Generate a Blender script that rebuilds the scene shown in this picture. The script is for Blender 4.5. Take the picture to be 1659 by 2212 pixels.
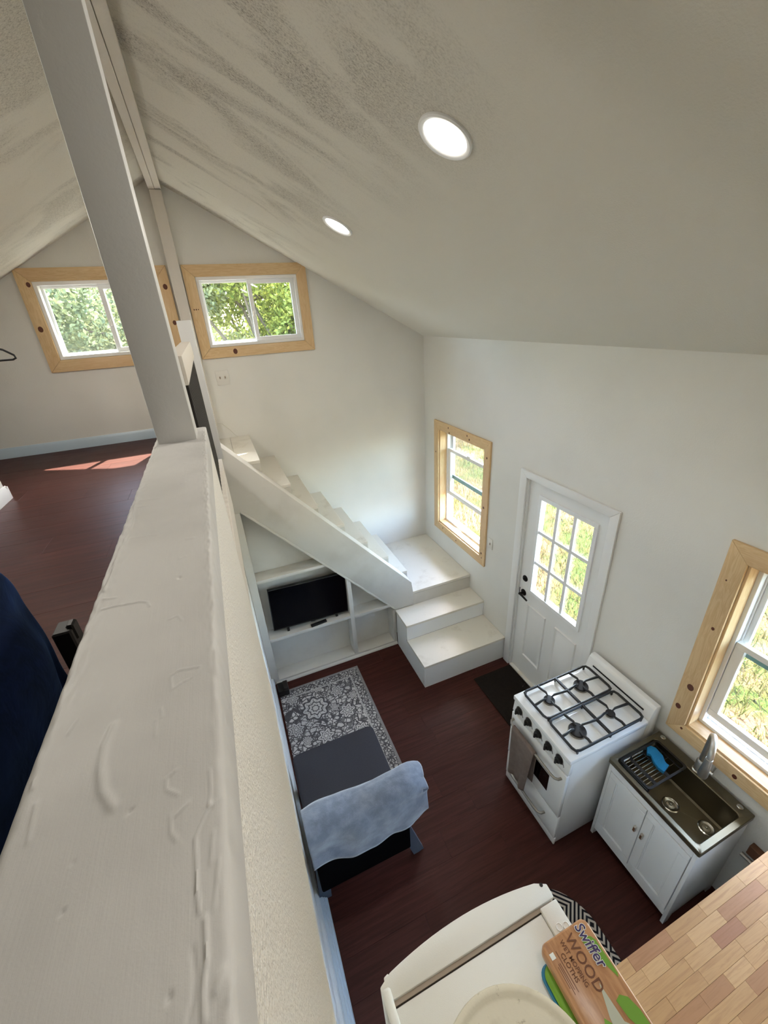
import bpy, bmesh, math, random
import numpy as np
from mathutils import Vector, Matrix, noise

scene = bpy.context.scene
for o in list(bpy.data.objects):
    bpy.data.objects.remove(o, do_unlink=True)
C = scene.collection
random.seed(7)
PI = math.pi

# ------------------------------------------------------------------ camera
CAMZ = 3.309
Rm = [[0.924181, -0.377671, -0.057037], [-0.21341, -0.386734, -0.897158], [0.316772, 0.841309, -0.438012]]
cam_d = bpy.data.cameras.new('camera')
cam_d.sensor_fit = 'VERTICAL'
cam_d.sensor_height = 36.0
cam_d.sensor_width = 27.0
cam_d.lens = 14.393
cam_d.clip_start = 0.02
cam_d.clip_end = 200
cam = bpy.data.objects.new('camera', cam_d)
C.objects.link(cam)
M3 = Matrix((Rm[0], [-v for v in Rm[1]], [-v for v in Rm[2]])).transposed()
cam.matrix_world = Matrix.Translation((0, 0, CAMZ)) @ M3.to_4x4()
scene.camera = cam

# ------------------------------------------------------------------ view, sky, sun
vs = scene.view_settings
vs.view_transform = 'Standard'
vs.look = 'None'
vs.exposure = 0.38
vs.gamma = 1.0
vs.use_curve_mapping = False

SUN_DIR = Vector((-0.31, -0.75, -1.0)).normalized()      # travel direction of the sunlight
world = bpy.data.worlds.new('sky')
scene.world = world
world.use_nodes = True
wn = world.node_tree.nodes
wl = world.node_tree.links
wn.clear()
wo = wn.new('ShaderNodeOutputWorld')
wb = wn.new('ShaderNodeBackground')
sky = wn.new('ShaderNodeTexSky')
sky.sky_type = 'NISHITA'
sky.sun_disc = False
sky.sun_elevation = math.radians(51)
sky.sun_rotation = math.atan2(-SUN_DIR.x, -SUN_DIR.y)
sky.altitude = 200
sky.dust_density = 2.0
sky.air_density = 1.0
wb.inputs['Strength'].default_value = 3.7
wl.new(sky.outputs[0], wb.inputs['Color'])
wl.new(wb.outputs[0], wo.inputs['Surface'])

sd = bpy.data.lights.new('sun', 'SUN')
sd.energy = 46.0
sd.angle = math.radians(0.6)
sd.color = (1.0, 0.93, 0.81)
sun = bpy.data.objects.new('sun', sd)
C.objects.link(sun)
sun.rotation_euler = SUN_DIR.to_track_quat('-Z', 'Y').to_euler()
sun.location = (6, 14, 20)

LAMP_W = 5.6          # watts of every recessed ceiling lamp


# ------------------------------------------------------------------ node helpers
def lin(c):
    return tuple(((x / 255) / 12.92 if x / 255 <= 0.04045 else ((x / 255 + 0.055) / 1.055) ** 2.4) for x in c) + (1.0,)


class S:
    """a socket that builds math nodes by operators"""
    def __init__(self, nt, sock):
        self.nt, self.s = nt, sock

    def _m(self, op, *a):
        n = self.nt.nodes.new('ShaderNodeMath')
        n.operation = op
        for i, x in enumerate((self,) + a):
            if isinstance(x, S):
                self.nt.links.new(x.s, n.inputs[i])
            else:
                n.inputs[i].default_value = x
        return S(self.nt, n.outputs[0])

    def __add__(s, o): return s._m('ADD', o)
    def __radd__(s, o): return s._m('ADD', o)
    def __sub__(s, o): return s._m('SUBTRACT', o)
    def __rsub__(s, o): return (s * -1.0) + o
    def __mul__(s, o): return s._m('MULTIPLY', o)
    def __rmul__(s, o): return s._m('MULTIPLY', o)
    def __truediv__(s, o): return s._m('DIVIDE', o)
    def sin(s): return s._m('SINE')
    def cos(s): return s._m('COSINE')
    def abs(s): return s._m('ABSOLUTE')
    def floor(s): return s._m('FLOOR')
    def fract(s): return s._m('FRACT')
    def sqrt(s): return s._m('SQRT')
    def mod(s, o): return s._m('FLOORED_MODULO', o)
    def lt(s, o): return s._m('LESS_THAN', o)
    def gt(s, o): return s._m('GREATER_THAN', o)
    def min(s, o): return s._m('MINIMUM', o)
    def max(s, o): return s._m('MAXIMUM', o)
    def pow(s, o): return s._m('POWER', o)
    def atan2(s, o): return s._m('ARCTAN2', o)

    def ss(s, a, b):
        n = s.nt.nodes.new('ShaderNodeMapRange')
        n.interpolation_type = 'SMOOTHSTEP'
        n.inputs[1].default_value = a
        n.inputs[2].default_value = b
        s.nt.links.new(s.s, n.inputs[0])
        return S(s.nt, n.outputs[0])


class Mat:
    def __init__(self, name, color=(0.8, 0.8, 0.8, 1), rough=0.5, metal=0.0, spec=0.5):
        self.m = bpy.data.materials.new(name)
        self.m.use_nodes = True
        self.nt = self.m.node_tree
        self.b = self.nt.nodes['Principled BSDF']
        self.b.inputs['Base Color'].default_value = color
        self.b.inputs['Roughness'].default_value = rough
        self.b.inputs['Metallic'].default_value = metal
        self.b.inputs['Specular IOR Level'].default_value = spec
        self._co = None

    def co(self):
        if self._co is None:
            n = self.nt.nodes.new('ShaderNodeTexCoord')
            self._co = n.outputs['Object']
        return self._co

    def xyz(self, vec=None):
        n = self.nt.nodes.new('ShaderNodeSeparateXYZ')
        self.nt.links.new(vec or self.co(), n.inputs[0])
        return [S(self.nt, n.outputs[i]) for i in range(3)]

    def mapped(self, scale=(1, 1, 1), loc=(0, 0, 0), rot=(0, 0, 0), rnd=0.0):
        n = self.nt.nodes.new('ShaderNodeMapping')
        n.inputs['Scale'].default_value = scale
        n.inputs['Location'].default_value = loc
        n.inputs['Rotation'].default_value = rot
        src = self.co()
        if rnd:
            oi = self.nt.nodes.new('ShaderNodeObjectInfo')
            vm = self.nt.nodes.new('ShaderNodeVectorMath')
            vm.operation = 'MULTIPLY_ADD'
            cb = self.nt.nodes.new('ShaderNodeCombineXYZ')
            for i in range(3):
                self.nt.links.new(oi.outputs['Random'], cb.inputs[i])
            self.nt.links.new(cb.outputs[0], vm.inputs[0])
            vm.inputs[1].default_value = (rnd, rnd * 1.7, rnd * 0.6)
            self.nt.links.new(src, vm.inputs[2])
            src = vm.outputs[0]
        self.nt.links.new(src, n.inputs[0])
        return n.outputs[0]

    def noise(self, scale=5, detail=4, rough=0.5, dist=0.0, vec=None):
        n = self.nt.nodes.new('ShaderNodeTexNoise')
        n.inputs['Scale'].default_value = scale
        n.inputs['Detail'].default_value = detail
        n.inputs['Roughness'].default_value = rough
        n.inputs['Distortion'].default_value = dist
        self.nt.links.new(vec or self.co(), n.inputs['Vector'])
        return S(self.nt, n.outputs['Fac'])

    def voro(self, scale=5, feature='F1', vec=None, rnd=1.0):
        n = self.nt.nodes.new('ShaderNodeTexVoronoi')
        n.feature = feature
        n.inputs['Scale'].default_value = scale
        n.inputs['Randomness'].default_value = rnd
        self.nt.links.new(vec or self.co(), n.inputs['Vector'])
        return S(self.nt, n.outputs['Distance'])

    def rnd(self):
        n = self.nt.nodes.new('ShaderNodeObjectInfo')
        return S(self.nt, n.outputs['Random'])

    def mix(self, fac, a, b):
        n = self.nt.nodes.new('ShaderNodeMix')
        n.data_type = 'RGBA'
        for sock, x in ((n.inputs[0], fac), (n.inputs[6], a), (n.inputs[7], b)):
            if isinstance(x, S):
                self.nt.links.new(x.s, sock)
            elif hasattr(x, 'is_output'):
                self.nt.links.new(x, sock)
            else:
                sock.default_value = x
        return n.outputs[2]

    def ramp(self, fac, stops):
        n = self.nt.nodes.new('ShaderNodeValToRGB')
        e = n.color_ramp.elements
        while len(e) < len(stops):
            e.new(0.5)
        for i, (p, c) in enumerate(stops):
            e[i].position = p
            e[i].color = c
        self.nt.links.new(fac.s, n.inputs[0])
        return n.outputs[0]

    def color(self, sock):
        self.nt.links.new(sock, self.b.inputs['Base Color'])
        return self

    def rough(self, s):
        self.nt.links.new(s.s, self.b.inputs['Roughness'])
        return self

    def bump(self, h, dist=0.002, strength=1.0):
        n = self.nt.nodes.new('ShaderNodeBump')
        n.inputs['Distance'].default_value = dist
        n.inputs['Strength'].default_value = strength
        self.nt.links.new(h.s, n.inputs['Height'])
        prev = self.b.inputs['Normal'].links
        if prev:
            self.nt.links.new(prev[0].from_socket, n.inputs['Normal'])
        self.nt.links.new(n.outputs[0], self.b.inputs['Normal'])
        return self


MT = {}


def simple(name, rgb, rough=0.5, metal=0.0, spec=0.5, bump=None):
    m = Mat(name, lin(rgb), rough, metal, spec)
    if bump:
        m.bump(m.noise(bump[0], 3, 0.6), bump[1])
    MT[name] = m.m
    return m


# painted drywall
m = Mat('wall_paint', rough=0.62, spec=0.3)
n1 = m.noise(1.3, 3, 0.5)
m.color(m.mix(n1.ss(0.35, 0.7), lin((229, 226, 218)), lin((222, 219, 211))))
m.bump(m.noise(160, 2, 0.5), 0.0012, 0.7).bump(m.noise(9, 3, 0.5), 0.004, 0.35)
MT['wall'] = m.m
# ceiling: painted plywood/drywall with scuffed, thinly covered streaks
m = Mat('ceiling_paint', rough=0.75, spec=0.2)
v = m.mapped((0.75, 2.1, 0.75), rot=(0, 0, 0.30))
big = m.noise(1.5, 4, 0.6, 0.7, v).ss(0.44, 0.62)
v2 = m.mapped((26, 60, 26), rot=(0, 0, 0.30))
fine = m.noise(3.0, 4, 0.75, 0.2, v2).ss(0.44, 0.60)
grain = m.noise(170, 2, 0.6).ss(0.48, 0.60)
sx, sy, sz = m.xyz()
msk = (big * (0.2 + fine * 0.5 + grain * 0.45) + grain * fine * 0.22) * (sx * -1.0 + 1.25).ss(0.1, 0.9) * (sy + sx * 0.2).ss(0.7, 1.9) * (sx.gt(-0.125) * 0.4 + 0.6)
m.color(m.mix(msk * 0.78, lin((221, 216, 204)), lin((139, 132, 121))))
m.bump(m.noise(150, 3, 0.55), 0.0016, 0.8).bump(m.noise(6, 3, 0.5), 0.004, 0.3)
MT['ceiling'] = m.m
# brush-painted cap of the half wall
m = Mat('cap_paint', rough=0.48, spec=0.4)
st = m.noise(1.0, 4, 0.6, 0.0, m.mapped((700, 22, 700)))
m.color(m.mix(m.noise(7, 3, 0.5).ss(0.35, 0.7), lin((202, 200, 197)), lin((191, 189, 186))))
m.bump(m.noise(700, 2, 0.6), 0.0003, 0.22).bump(st, 0.0003, 0.35).bump(m.noise(45, 4, 0.6), 0.0008, 0.3)
MT['cap'] = m.m
# stippled face of the half wall
m = Mat('stipple_paint', lin((240, 236, 228)), rough=0.45, spec=0.45)
m.bump(m.noise(210, 2, 0.6), 0.0030, 1.0).bump(m.noise(60, 3, 0.6), 0.003, 0.5)
MT['stipple'] = m.m
# white joinery
m = Mat('white_joinery', rough=0.42, spec=0.4)
m.color(m.mix(m.noise(3, 4, 0.6).ss(0.4, 0.75), lin((213, 209, 200)), lin((203, 198, 188))))
m.bump(m.noise(40, 3, 0.5), 0.0007, 0.5)
MT['joinery'] = m.m
# stair treads: white paint with scuffs
m = Mat('tread_paint', rough=0.45, spec=0.4)
sc = (m.noise(5, 5, 0.62).ss(0.55, 0.72)) * 0.45 + m.noise(55, 2, 0.5).ss(0.70, 0.76) * 0.5
m.color(m.mix(sc, lin((229, 224, 212)), lin((196, 187, 170))))
m.bump(m.noise(60, 3, 0.5), 0.0006, 0.5)
MT['tread'] = m.m
simple('post_paint', (214, 213, 210), 0.45, bump=(60, 0.0008))
simple('beam_paint', (222, 214, 203), 0.5, bump=(40, 0.0015))
simple('baseboard_paint', (190, 205, 216), 0.35)
simple('moulding_paint', (212, 215, 214), 0.35)
simple('vinyl', (240, 240, 238), 0.3)
simple('green_seal', (104, 140, 138), 0.4)
simple('door_paint', (236, 235, 231), 0.4)
simple('enamel', (241, 241, 238), 0.16, spec=0.6)
simple('cabinet_white', (240, 241, 240), 0.4)
simple('fridge_white', (232, 228, 220), 0.35, bump=(420, 0.0004))
simple('iron', (26, 27, 29), 0.42)
simple('burner_black', (34, 33, 34), 0.6)
simple('black_plastic', (18, 18, 19), 0.4)
simple('black_fabric', (7, 7, 9), 0.95, spec=0.05, bump=(500, 0.0008))
simple('rubber', (22, 20, 19), 0.8)
simple('steel', (160, 156, 148), 0.36, 1.0)
simple('chrome', (190, 188, 180), 0.22, 1.0)
simple('nickel', (206, 201, 192), 0.38, 1.0)
simple('plate_white', (226, 222, 212), 0.4)
simple('screen', (4, 5, 9), 0.16, spec=0.25)
simple('dark_glass', (10, 10, 11), 0.08, spec=0.6)
simple('bronze', (22, 18, 17), 0.35, 0.6)
simple('brown_pull', (104, 66, 42), 0.5)
simple('knot', (96, 50, 32), 0.5)
simple('gap_dark', (60, 50, 42), 0.8)
simple('gasket', (168, 150, 134), 0.6)
simple('teal', (38, 120, 158), 0.5)
simple('leaf_green', (112, 158, 38), 0.5)
simple('leaf_light', (190, 190, 170), 0.5)
simple('ink_brown', (112, 66, 38), 0.6)
simple('ink_purple', (58, 40, 92), 0.5)
simple('ink_white', (238, 238, 232), 0.5)
simple('dark_steel', (26, 20, 18), 0.5)
simple('copper_pipe', (180, 172, 160), 0.35, 0.8)
simple('bark', (92, 80, 66), 0.9, bump=(14, 0.03))
simple('soil', (120, 104, 70), 0.95)
simple('sponge', (22, 122, 172), 0.9, bump=(300, 0.002))
simple('dark_wood_leg', (92, 104, 122), 0.5)
simple('siding', (210, 208, 200), 0.6)

# brushed stainless sink
m = Mat('sink_steel', lin((118, 111, 94)), rough=0.38, metal=1.0)
m.bump(m.noise(30, 3, 0.6, 0, m.mapped((4, 90, 90))), 0.0003, 0.4)
MT['sink_steel'] = m.m


def pine(axis):
    m = Mat('pine_' + axis, rough=0.42, spec=0.4)
    sc = {'x': (1.0, 9, 9), 'y': (9, 1.0, 9), 'z': (9, 9, 1.0)}[axis]
    v = m.mapped(sc, rnd=37.0)
    r1 = m.noise(2.6, 3, 0.55, 1.6, v)
    ring = ((r1 * 34).sin() * 0.5 + 0.5)
    sc2 = tuple(c * 9 if c > 1 else 2.2 for c in sc)
    fib = m.noise(3.0, 4, 0.65, 0.0, m.mapped(sc2, rnd=11.0))
    a = m.mix(ring * 0.5, lin((226, 196, 150)), lin((206, 168, 118)))
    a = m.mix(fib.ss(0.45, 0.75) * 0.35, a, lin((190, 146, 96)))
    m.color(m.mix(m.noise(1.1, 2, 0.5, 0, m.mapped((2, 2, 2), rnd=5.0)).ss(0.4, 0.7) * 0.5, a, lin((218, 178, 134))))
    m.bump(fib, 0.0004, 0.5)
    MT['pine_' + axis] = m.m


for a in 'xyz':
    pine(a)

# dark red-brown plank floor, grain along x
m = Mat('floor_plank', rough=0.42, spec=0.16)
v = m.mapped((1.2, 22, 22), rnd=23.0)
g = m.noise(2.2, 5, 0.6, 0.7, v)
f2 = m.noise(3.0, 3, 0.6, 0.0, m.mapped((3.0, 160, 160), rnd=9.0))
c = m.mix(g.ss(0.3, 0.75), lin((58, 29, 24)), lin((80, 43, 36)))
c = m.mix(f2.ss(0.5, 0.75) * 0.4, c, lin((48, 25, 22)))
m.color(m.mix(m.rnd() * 0.35, c, lin((56, 29, 25))))
m.rough(m.noise(4, 4, 0.6) * 0.16 + 0.34)
m.bump(f2, 0.0003, 0.4)
MT['plank'] = m.m

# butcher block staves
m = Mat('butcher_block', rough=0.5, spec=0.35)
v = m.mapped((2.0, 34, 34), rnd=31.0)
g = m.noise(2.4, 5, 0.62, 1.2, v)
base = m.ramp(m.rnd(), [(0.0, lin((184, 139, 90))), (0.35, lin((202, 158, 108))), (0.6, lin((192, 147, 97))), (0.8, lin((174, 127, 82))), (0.93, lin((172, 121, 84))), (1.0, lin((154, 100, 70)))])
m.color(m.mix(g.ss(0.42, 0.72) * 0.45, base, lin((150, 102, 62))))
m.bump(g, 0.0003, 0.4)
MT['stave'] = m.m

# plush blue-grey throw
m = Mat('plush_throw', rough=0.95, spec=0.1)
nn = m.noise(11, 4, 0.6, 0.15)
m.color(m.mix(nn.ss(0.36, 0.68), lin((102, 109, 124)), lin((126, 133, 148))))
m.b.inputs['Sheen Weight'].default_value = 0.6
m.bump(nn, 0.006, 0.6).bump(m.noise(220, 2, 0.6), 0.002, 0.6)
MT['throw'] = m.m
m = Mat('navy_fleece', rough=0.95, spec=0.1)
nn = m.noise(10, 4, 0.6, 0.5)
m.color(m.mix(nn.ss(0.4, 0.7), lin((5, 6, 22)), lin((10, 22, 62))))
m.b.inputs['Sheen Weight'].default_value = 0.35
m.b.inputs['Sheen Tint'].default_value = (0.15, 0.35, 0.9, 1)
m.bump(nn, 0.006, 0.6)
MT['navy'] = m.m
m = Mat('seat_fabric', rough=0.9, spec=0.15)
m.color(m.mix(m.noise(180, 2, 0.6), lin((50, 49, 54)), lin((64, 62, 66))))
m.bump(m.noise(420, 2, 0.6), 0.0008, 0.8)
MT['seat_fabric'] = m.m
m = Mat('towel_terry', rough=0.95, spec=0.1)
m.color(m.mix(m.noise(30, 4, 0.6), lin((104, 92, 85)), lin((134, 119, 110))))
m.bump(m.noise(260, 2, 0.6), 0.002, 0.8)
MT['towel'] = m.m
m = Mat('entry_mat', rough=0.95, spec=0.1)
m.color(m.mix(m.noise(40, 3, 0.6), lin((24, 21, 19)), lin((44, 38, 33))))
m.bump(m.noise(300, 2, 0.6), 0.003, 1.0)
MT['entry_mat'] = m.m
# dirty white bucket
m = Mat('bucket_plastic', rough=0.45, spec=0.4)
d = m.noise(34, 5, 0.75).ss(0.60, 0.70) * 0.6 + m.noise(9, 4, 0.7).ss(0.48, 0.75) * 0.35
m.color(m.mix(d, lin((233, 227, 208)), lin((150, 138, 112))))
m.bump(m.noise(120, 3, 0.6), 0.0006, 0.6)
MT['bucket'] = m.m
# printed wood-look pack
m = Mat('pack_print', rough=0.3, spec=0.5)
g = m.noise(2.0, 4, 0.6, 0.8, m.mapped((34, 5, 34)))
m.color(m.mix(g.ss(0.35, 0.7), lin((196, 146, 104)), lin((170, 118, 80))))
MT['pack'] = m.m

# glass: clear, mirrors only by its Fresnel share
m = bpy.data.materials.new('window_glass')
m.use_nodes = True
nt = m.node_tree
nt.nodes.clear()
out = nt.nodes.new('ShaderNodeOutputMaterial')
mx = nt.nodes.new('ShaderNodeMixShader')
tr = nt.nodes.new('ShaderNodeBsdfTransparent')
tr.inputs[0].default_value = (0.93, 0.96, 0.95, 1)
gl = nt.nodes.new('ShaderNodeBsdfGlossy')
gl.inputs['Roughness'].default_value = 0.02
df = nt.nodes.new('ShaderNodeBsdfDiffuse')
df.inputs[0].default_value = (0.8, 0.8, 0.78, 1)
fr0 = nt.nodes.new('ShaderNodeLayerWeight')
fr0.inputs['Blend'].default_value = 0.5
fr1 = nt.nodes.new('ShaderNodeMath')
fr1.operation = 'POWER'
fr1.inputs[1].default_value = 4.0
nt.links.new(fr0.outputs['Facing'], fr1.inputs[0])
fr = nt.nodes.new('ShaderNodeMath')
fr.operation = 'MULTIPLY_ADD'
fr.inputs[1].default_value = 0.5
fr.inputs[2].default_value = 0.03
nt.links.new(fr1.outputs[0], fr.inputs[0])
mx2 = nt.nodes.new('ShaderNodeMixShader')
mx2.inputs[0].default_value = 0.035            # film of dust
nt.links.new(tr.outputs[0], mx2.inputs[1])
nt.links.new(df.outputs[0], mx2.inputs[2])
nt.links.new(fr.outputs[0], mx.inputs[0])
nt.links.new(mx2.outputs[0], mx.inputs[1])
nt.links.new(gl.outputs[0], mx.inputs[2])
nt.links.new(mx.outputs[0], out.inputs[0])
MT['glass'] = m

m = bpy.data.materials.new('lamp_diffuser')
m.use_nodes = True
b = m.node_tree.nodes['Principled BSDF']
b.inputs['Emission Color'].default_value = (1, 0.97, 0.9, 1)
b.inputs['Emission Strength'].default_value = 6.0
MT['lamp'] = m


def leafmat(name, c1, c2):
    m = Mat(name, rough=0.5, spec=0.3)
    g = m.nt.nodes.new('ShaderNodeNewGeometry')
    col = m.mix(S(m.nt, g.outputs['Random Per Island']), lin(c1), lin(c2))
    m.color(col)
    t = m.nt.nodes.new('ShaderNodeBsdfTranslucent')
    m.nt.links.new(col, t.inputs[0])
    mx = m.nt.nodes.new('ShaderNodeMixShader')
    mx.inputs[0].default_value = 0.5
    outn = [n for n in m.nt.nodes if n.type == 'OUTPUT_MATERIAL'][0]
    m.nt.links.new(m.b.outputs[0], mx.inputs[1])
    m.nt.links.new(t.outputs[0], mx.inputs[2])
    m.nt.links.new(mx.outputs[0], outn.inputs[0])
    MT[name] = m.m


leafmat('foliage_a', (92, 108, 42), (172, 176, 88))
leafmat('foliage_b', (96, 106, 76), (170, 172, 122))
leafmat('blades', (60, 72, 28), (126, 106, 72))

# lawn earth
m = Mat('lawn', rough=0.95, spec=0.1)
p = m.noise(1.1, 3, 0.6).ss(0.42, 0.62)
c = m.mix(p, lin((104, 80, 60)), lin((56, 70, 30)))
m.color(m.mix(m.noise(30, 4, 0.7).ss(0.45, 0.7) * 0.5, c, lin((78, 66, 44))))
m.bump(m.noise(40, 4, 0.7), 0.02, 0.8)
MT['lawn'] = m.m

# floral rug
m = Mat('floral_rug', rough=0.95, spec=0.1)
X, Y, Z = m.xyz()
RX0, RX1, RY0, RY1 = -0.086, 0.755, 1.66, 3.09
w1 = m.noise(9, 2, 0.5)
w2 = m.noise(9, 2, 0.5, 0.0, m.mapped((1, 1, 1), (3.3, 7.1, 0)))
px = X + (w1 - 0.5) * 0.05
py = Y + (w2 - 0.5) * 0.05


def flower(cx, cy, r, k, amp, inner=True):
    dx, dy = X - cx, Y - cy
    rr = (dx * dx + dy * dy).sqrt()
    th = dy.atan2(dx)
    ed = (th * k).cos() * amp + 1.0
    q = rr / (ed * r)
    body = q.lt(1.0)
    if not inner:
        return body
    ring = (q - 0.62).abs().lt(0.06) + (q - 0.3).abs().lt(0.05) + ((th * k).sin().abs().lt(0.22) * q.gt(0.62) * q.lt(0.9))
    halo = q.lt(1.18) * q.gt(1.0)
    return body, ring, halo


cells = m.voro(17, 'DISTANCE_TO_EDGE')
vines = m.voro(11, 'DISTANCE_TO_EDGE', m.mapped((1, 1, 1), (0.3, 0.9, 0)))
leaf = m.voro(26, 'F1')
fine = m.noise(70, 3, 0.6)
light = (cells.gt(0.055) * vines.gt(0.030)).max(leaf.lt(0.16))
light = light * (1.0 - leaf.gt(0.60) * 0.8)
for (cx, cy, r, k, a) in [(0.231, 2.766, 0.105, 8, 0.12), (0.47, 2.87, 0.055, 6, 0.2), (0.50, 2.62, 0.06, 6, 0.22), (0.05, 2.95, 0.05, 6, 0.2), (0.02, 2.62, 0.06, 7, 0.2), (0.25, 2.45, 0.06, 6, 0.22), (0.56, 2.38, 0.055, 6, 0.2), (0.05, 2.33, 0.06, 6, 0.2), (0.37, 2.22, 0.07, 8, 0.16), (0.30, 2.98, 0.04, 6, 0.2), (0.6, 2.76, 0.04, 6, 0.25), (0.40, 2.70, 0.035, 5, 0.25), (0.09, 2.47, 0.035, 5, 0.25)]:
    bd, rg, hl = flower(cx, cy, r, k, a)
    light = (light * (1.0 - hl)).max(bd) * (1.0 - (rg * bd).min(1.0))
dl = (X - RX0).min(X * -1.0 + RX1).min(Y * -1.0 + RY1)
dr = X * -1.0 + RX1
bl = (m.voro(36, 'DISTANCE_TO_EDGE').gt(0.11) * (0.35 + m.noise(60, 2, 0.6).ss(0.42, 0.55) * 0.65))
inb = dr.min(Y * -1.0 + RY1)
light = light * inb.gt(0.115) + bl * inb.lt(0.10) * inb.gt(0.022) + inb.lt(0.115) * inb.gt(0.10) * 0.75 + inb.lt(0.022) * 0.35
worn = m.noise(3.0, 3, 0.6).ss(0.3, 0.75)
cA = m.mix(worn, lin((206, 200, 194)), lin((178, 173, 169)))
cB = m.mix(fine, lin((66, 64, 66)), lin((100, 96, 96)))
m.color(m.mix(light.min(1.0), cB, cA))
m.bump(m.noise(500, 2, 0.6), 0.002, 0.8)
MT['floral_rug'] = m.m

# diamond kitchen mat
m = Mat('diamond_mat', rough=0.95, spec=0.1)
X, Y, Z = m.xyz()
P = 0.25
dd = ((X / P).fract() - 0.5).abs() + ((Y / P).fract() - 0.5).abs()
stripe = ((dd * 8.0).fract()).gt(0.5)
m.color(m.mix(stripe, lin((34, 34, 40)), lin((196, 188, 176))))
m.bump(m.noise(500, 2, 0.6), 0.002, 0.8)
MT['diamond_mat'] = m.m


# ------------------------------------------------------------------ mesh helpers
class MB:
    def __init__(self):
        self.v, self.f = [], []

    def add(self, vs, fs):
        o = len(self.v)
        self.v += [tuple(p) for p in vs]
        self.f += [tuple(i + o for i in f) for f in fs]
        return self

    def bm(self, bm):
        bm.verts.ensure_lookup_table()
        for i, vv in enumerate(bm.verts):
            vv.index = i
        self.add([vv.co[:] for vv in bm.verts], [[q.index for q in f.verts] for f in bm.faces])
        bm.free()
        return self

    def box(self, lo, hi, bev=0.0, seg=1, rot=None):
        bm = bmesh.new()
        bmesh.ops.create_cube(bm, size=1.0)
        lo, hi = Vector(lo), Vector(hi)
        c, d = (lo + hi) / 2, hi - lo
        for vv in bm.verts:
            vv.co = Vector((vv.co.x * d.x, vv.co.y * d.y, vv.co.z * d.z))
        if bev:
            bmesh.ops.bevel(bm, geom=list(bm.edges), offset=bev, segments=seg, affect='EDGES', profile=0.5)
        for vv in bm.verts:
            q = vv.co
            if rot is not None:
                q = rot @ q
            vv.co = q + c
        return self.bm(bm)

    def prism(self, poly, axis, a, b, bev=0.0):
        n = len(poly)

        def P(p, t):
            return {'x': (t, p[0], p[1]), 'y': (p[0], t, p[1]), 'z': (p[0], p[1], t)}[axis]
        vs = [P(p, a) for p in poly] + [P(p, b) for p in poly]
        fs = [list(range(n)), list(range(2 * n - 1, n - 1, -1))] + [[i, (i + 1) % n, n + (i + 1) % n, n + i] for i in range(n)]
        if not bev:
            return self.add(vs, fs)
        bm = bmesh.new()
        bv = [bm.verts.new(p) for p in vs]
        for f in fs:
            bm.faces.new([bv[i] for i in f])
        bmesh.ops.recalc_face_normals(bm, faces=bm.faces)
        bmesh.ops.bevel(bm, geom=list(bm.edges), offset=bev, segments=2, affect='EDGES', profile=0.5)
        return self.bm(bm)

    def tube(self, pts, r, n=10, closed=False):
        pts = [Vector(p) for p in pts]
        m = len(pts)
        rs = r if isinstance(r, (list, tuple)) else [r] * m
        rings = []
        up = None
        for i in range(m):
            if closed:
                t = (pts[(i + 1) % m] - pts[i - 1]).normalized()
            else:
                t = (pts[min(i + 1, m - 1)] - pts[max(i - 1, 0)]).normalized()
            if up is None:
                up = t.orthogonal().normalized()
            else:
                up = (up - t * up.dot(t))
                up = up.normalized() if up.length > 1e-6 else t.orthogonal().normalized()
            bi = t.cross(up)
            rings.append([pts[i] + (up * math.cos(2 * PI * k / n) + bi * math.sin(2 * PI * k / n)) * rs[i] for k in range(n)])
        vs = [p for ring in rings for p in ring]
        fs = []
        for i in range(m if closed else m - 1):
            j = (i + 1) % m
            for k in range(n):
                k2 = (k + 1) % n
                fs.append((i * n + k, i * n + k2, j * n + k2, j * n + k))
        if not closed:
            fs.append(tuple(range(n - 1, -1, -1)))
            fs.append(tuple((m - 1) * n + k for k in range(n)))
        return self.add(vs, fs)

    def bar(self, a, b, w, h, up=(0, 0, 1)):
        """box-section bar from a to b"""
        a, b = Vector(a), Vector(b)
        t = (b - a).normalized()
        s = t.cross(Vector(up)).normalized()
        u = s.cross(t)
        vs = [p + s * (w / 2 * i) + u * (h / 2 * j) for p in (a, b) for i, j in ((-1, -1), (1, -1), (1, 1), (-1, 1))]
        return self.add(vs, [(0, 1, 2, 3), (7, 6, 5, 4), (0, 4, 5, 1), (1, 5, 6, 2), (2, 6, 7, 3), (3, 7, 4, 0)])

    def lathe(self, prof, c, axis=(0, 0, 1), n=28):
        """prof: list of (radius, height) along axis from c"""
        ax = Vector(axis).normalized()
        u = ax.orthogonal().normalized()
        w = ax.cross(u)
        c = Vector(c)
        vs, fs = [], []
        for (r, h) in prof:
            for k in range(n):
                a = 2 * PI * k / n
                vs.append(c + ax * h + (u * math.cos(a) + w * math.sin(a)) * max(r, 1e-4))
        for i in range(len(prof) - 1):
            for k in range(n):
                k2 = (k + 1) % n
                fs.append((i * n + k, i * n + k2, (i + 1) * n + k2, (i + 1) * n + k))
        fs.append(tuple(range(n - 1, -1, -1)))
        fs.append(tuple((len(prof) - 1) * n + k for k in range(n)))
        return self.add(vs, fs)

    def grid(self, fn, nu, nv):
        vs = [fn(i / nu, j / nv) for j in range(nv + 1) for i in range(nu + 1)]
        fs = [(j * (nu + 1) + i, j * (nu + 1) + i + 1, (j + 1) * (nu + 1) + i + 1, (j + 1) * (nu + 1) + i) for j in range(nv) for i in range(nu)]
        return self.add(vs, fs)


def box(lo, hi, bev=0.0, seg=1, rot=None):
    return MB().box(lo, hi, bev, seg, rot)


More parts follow.
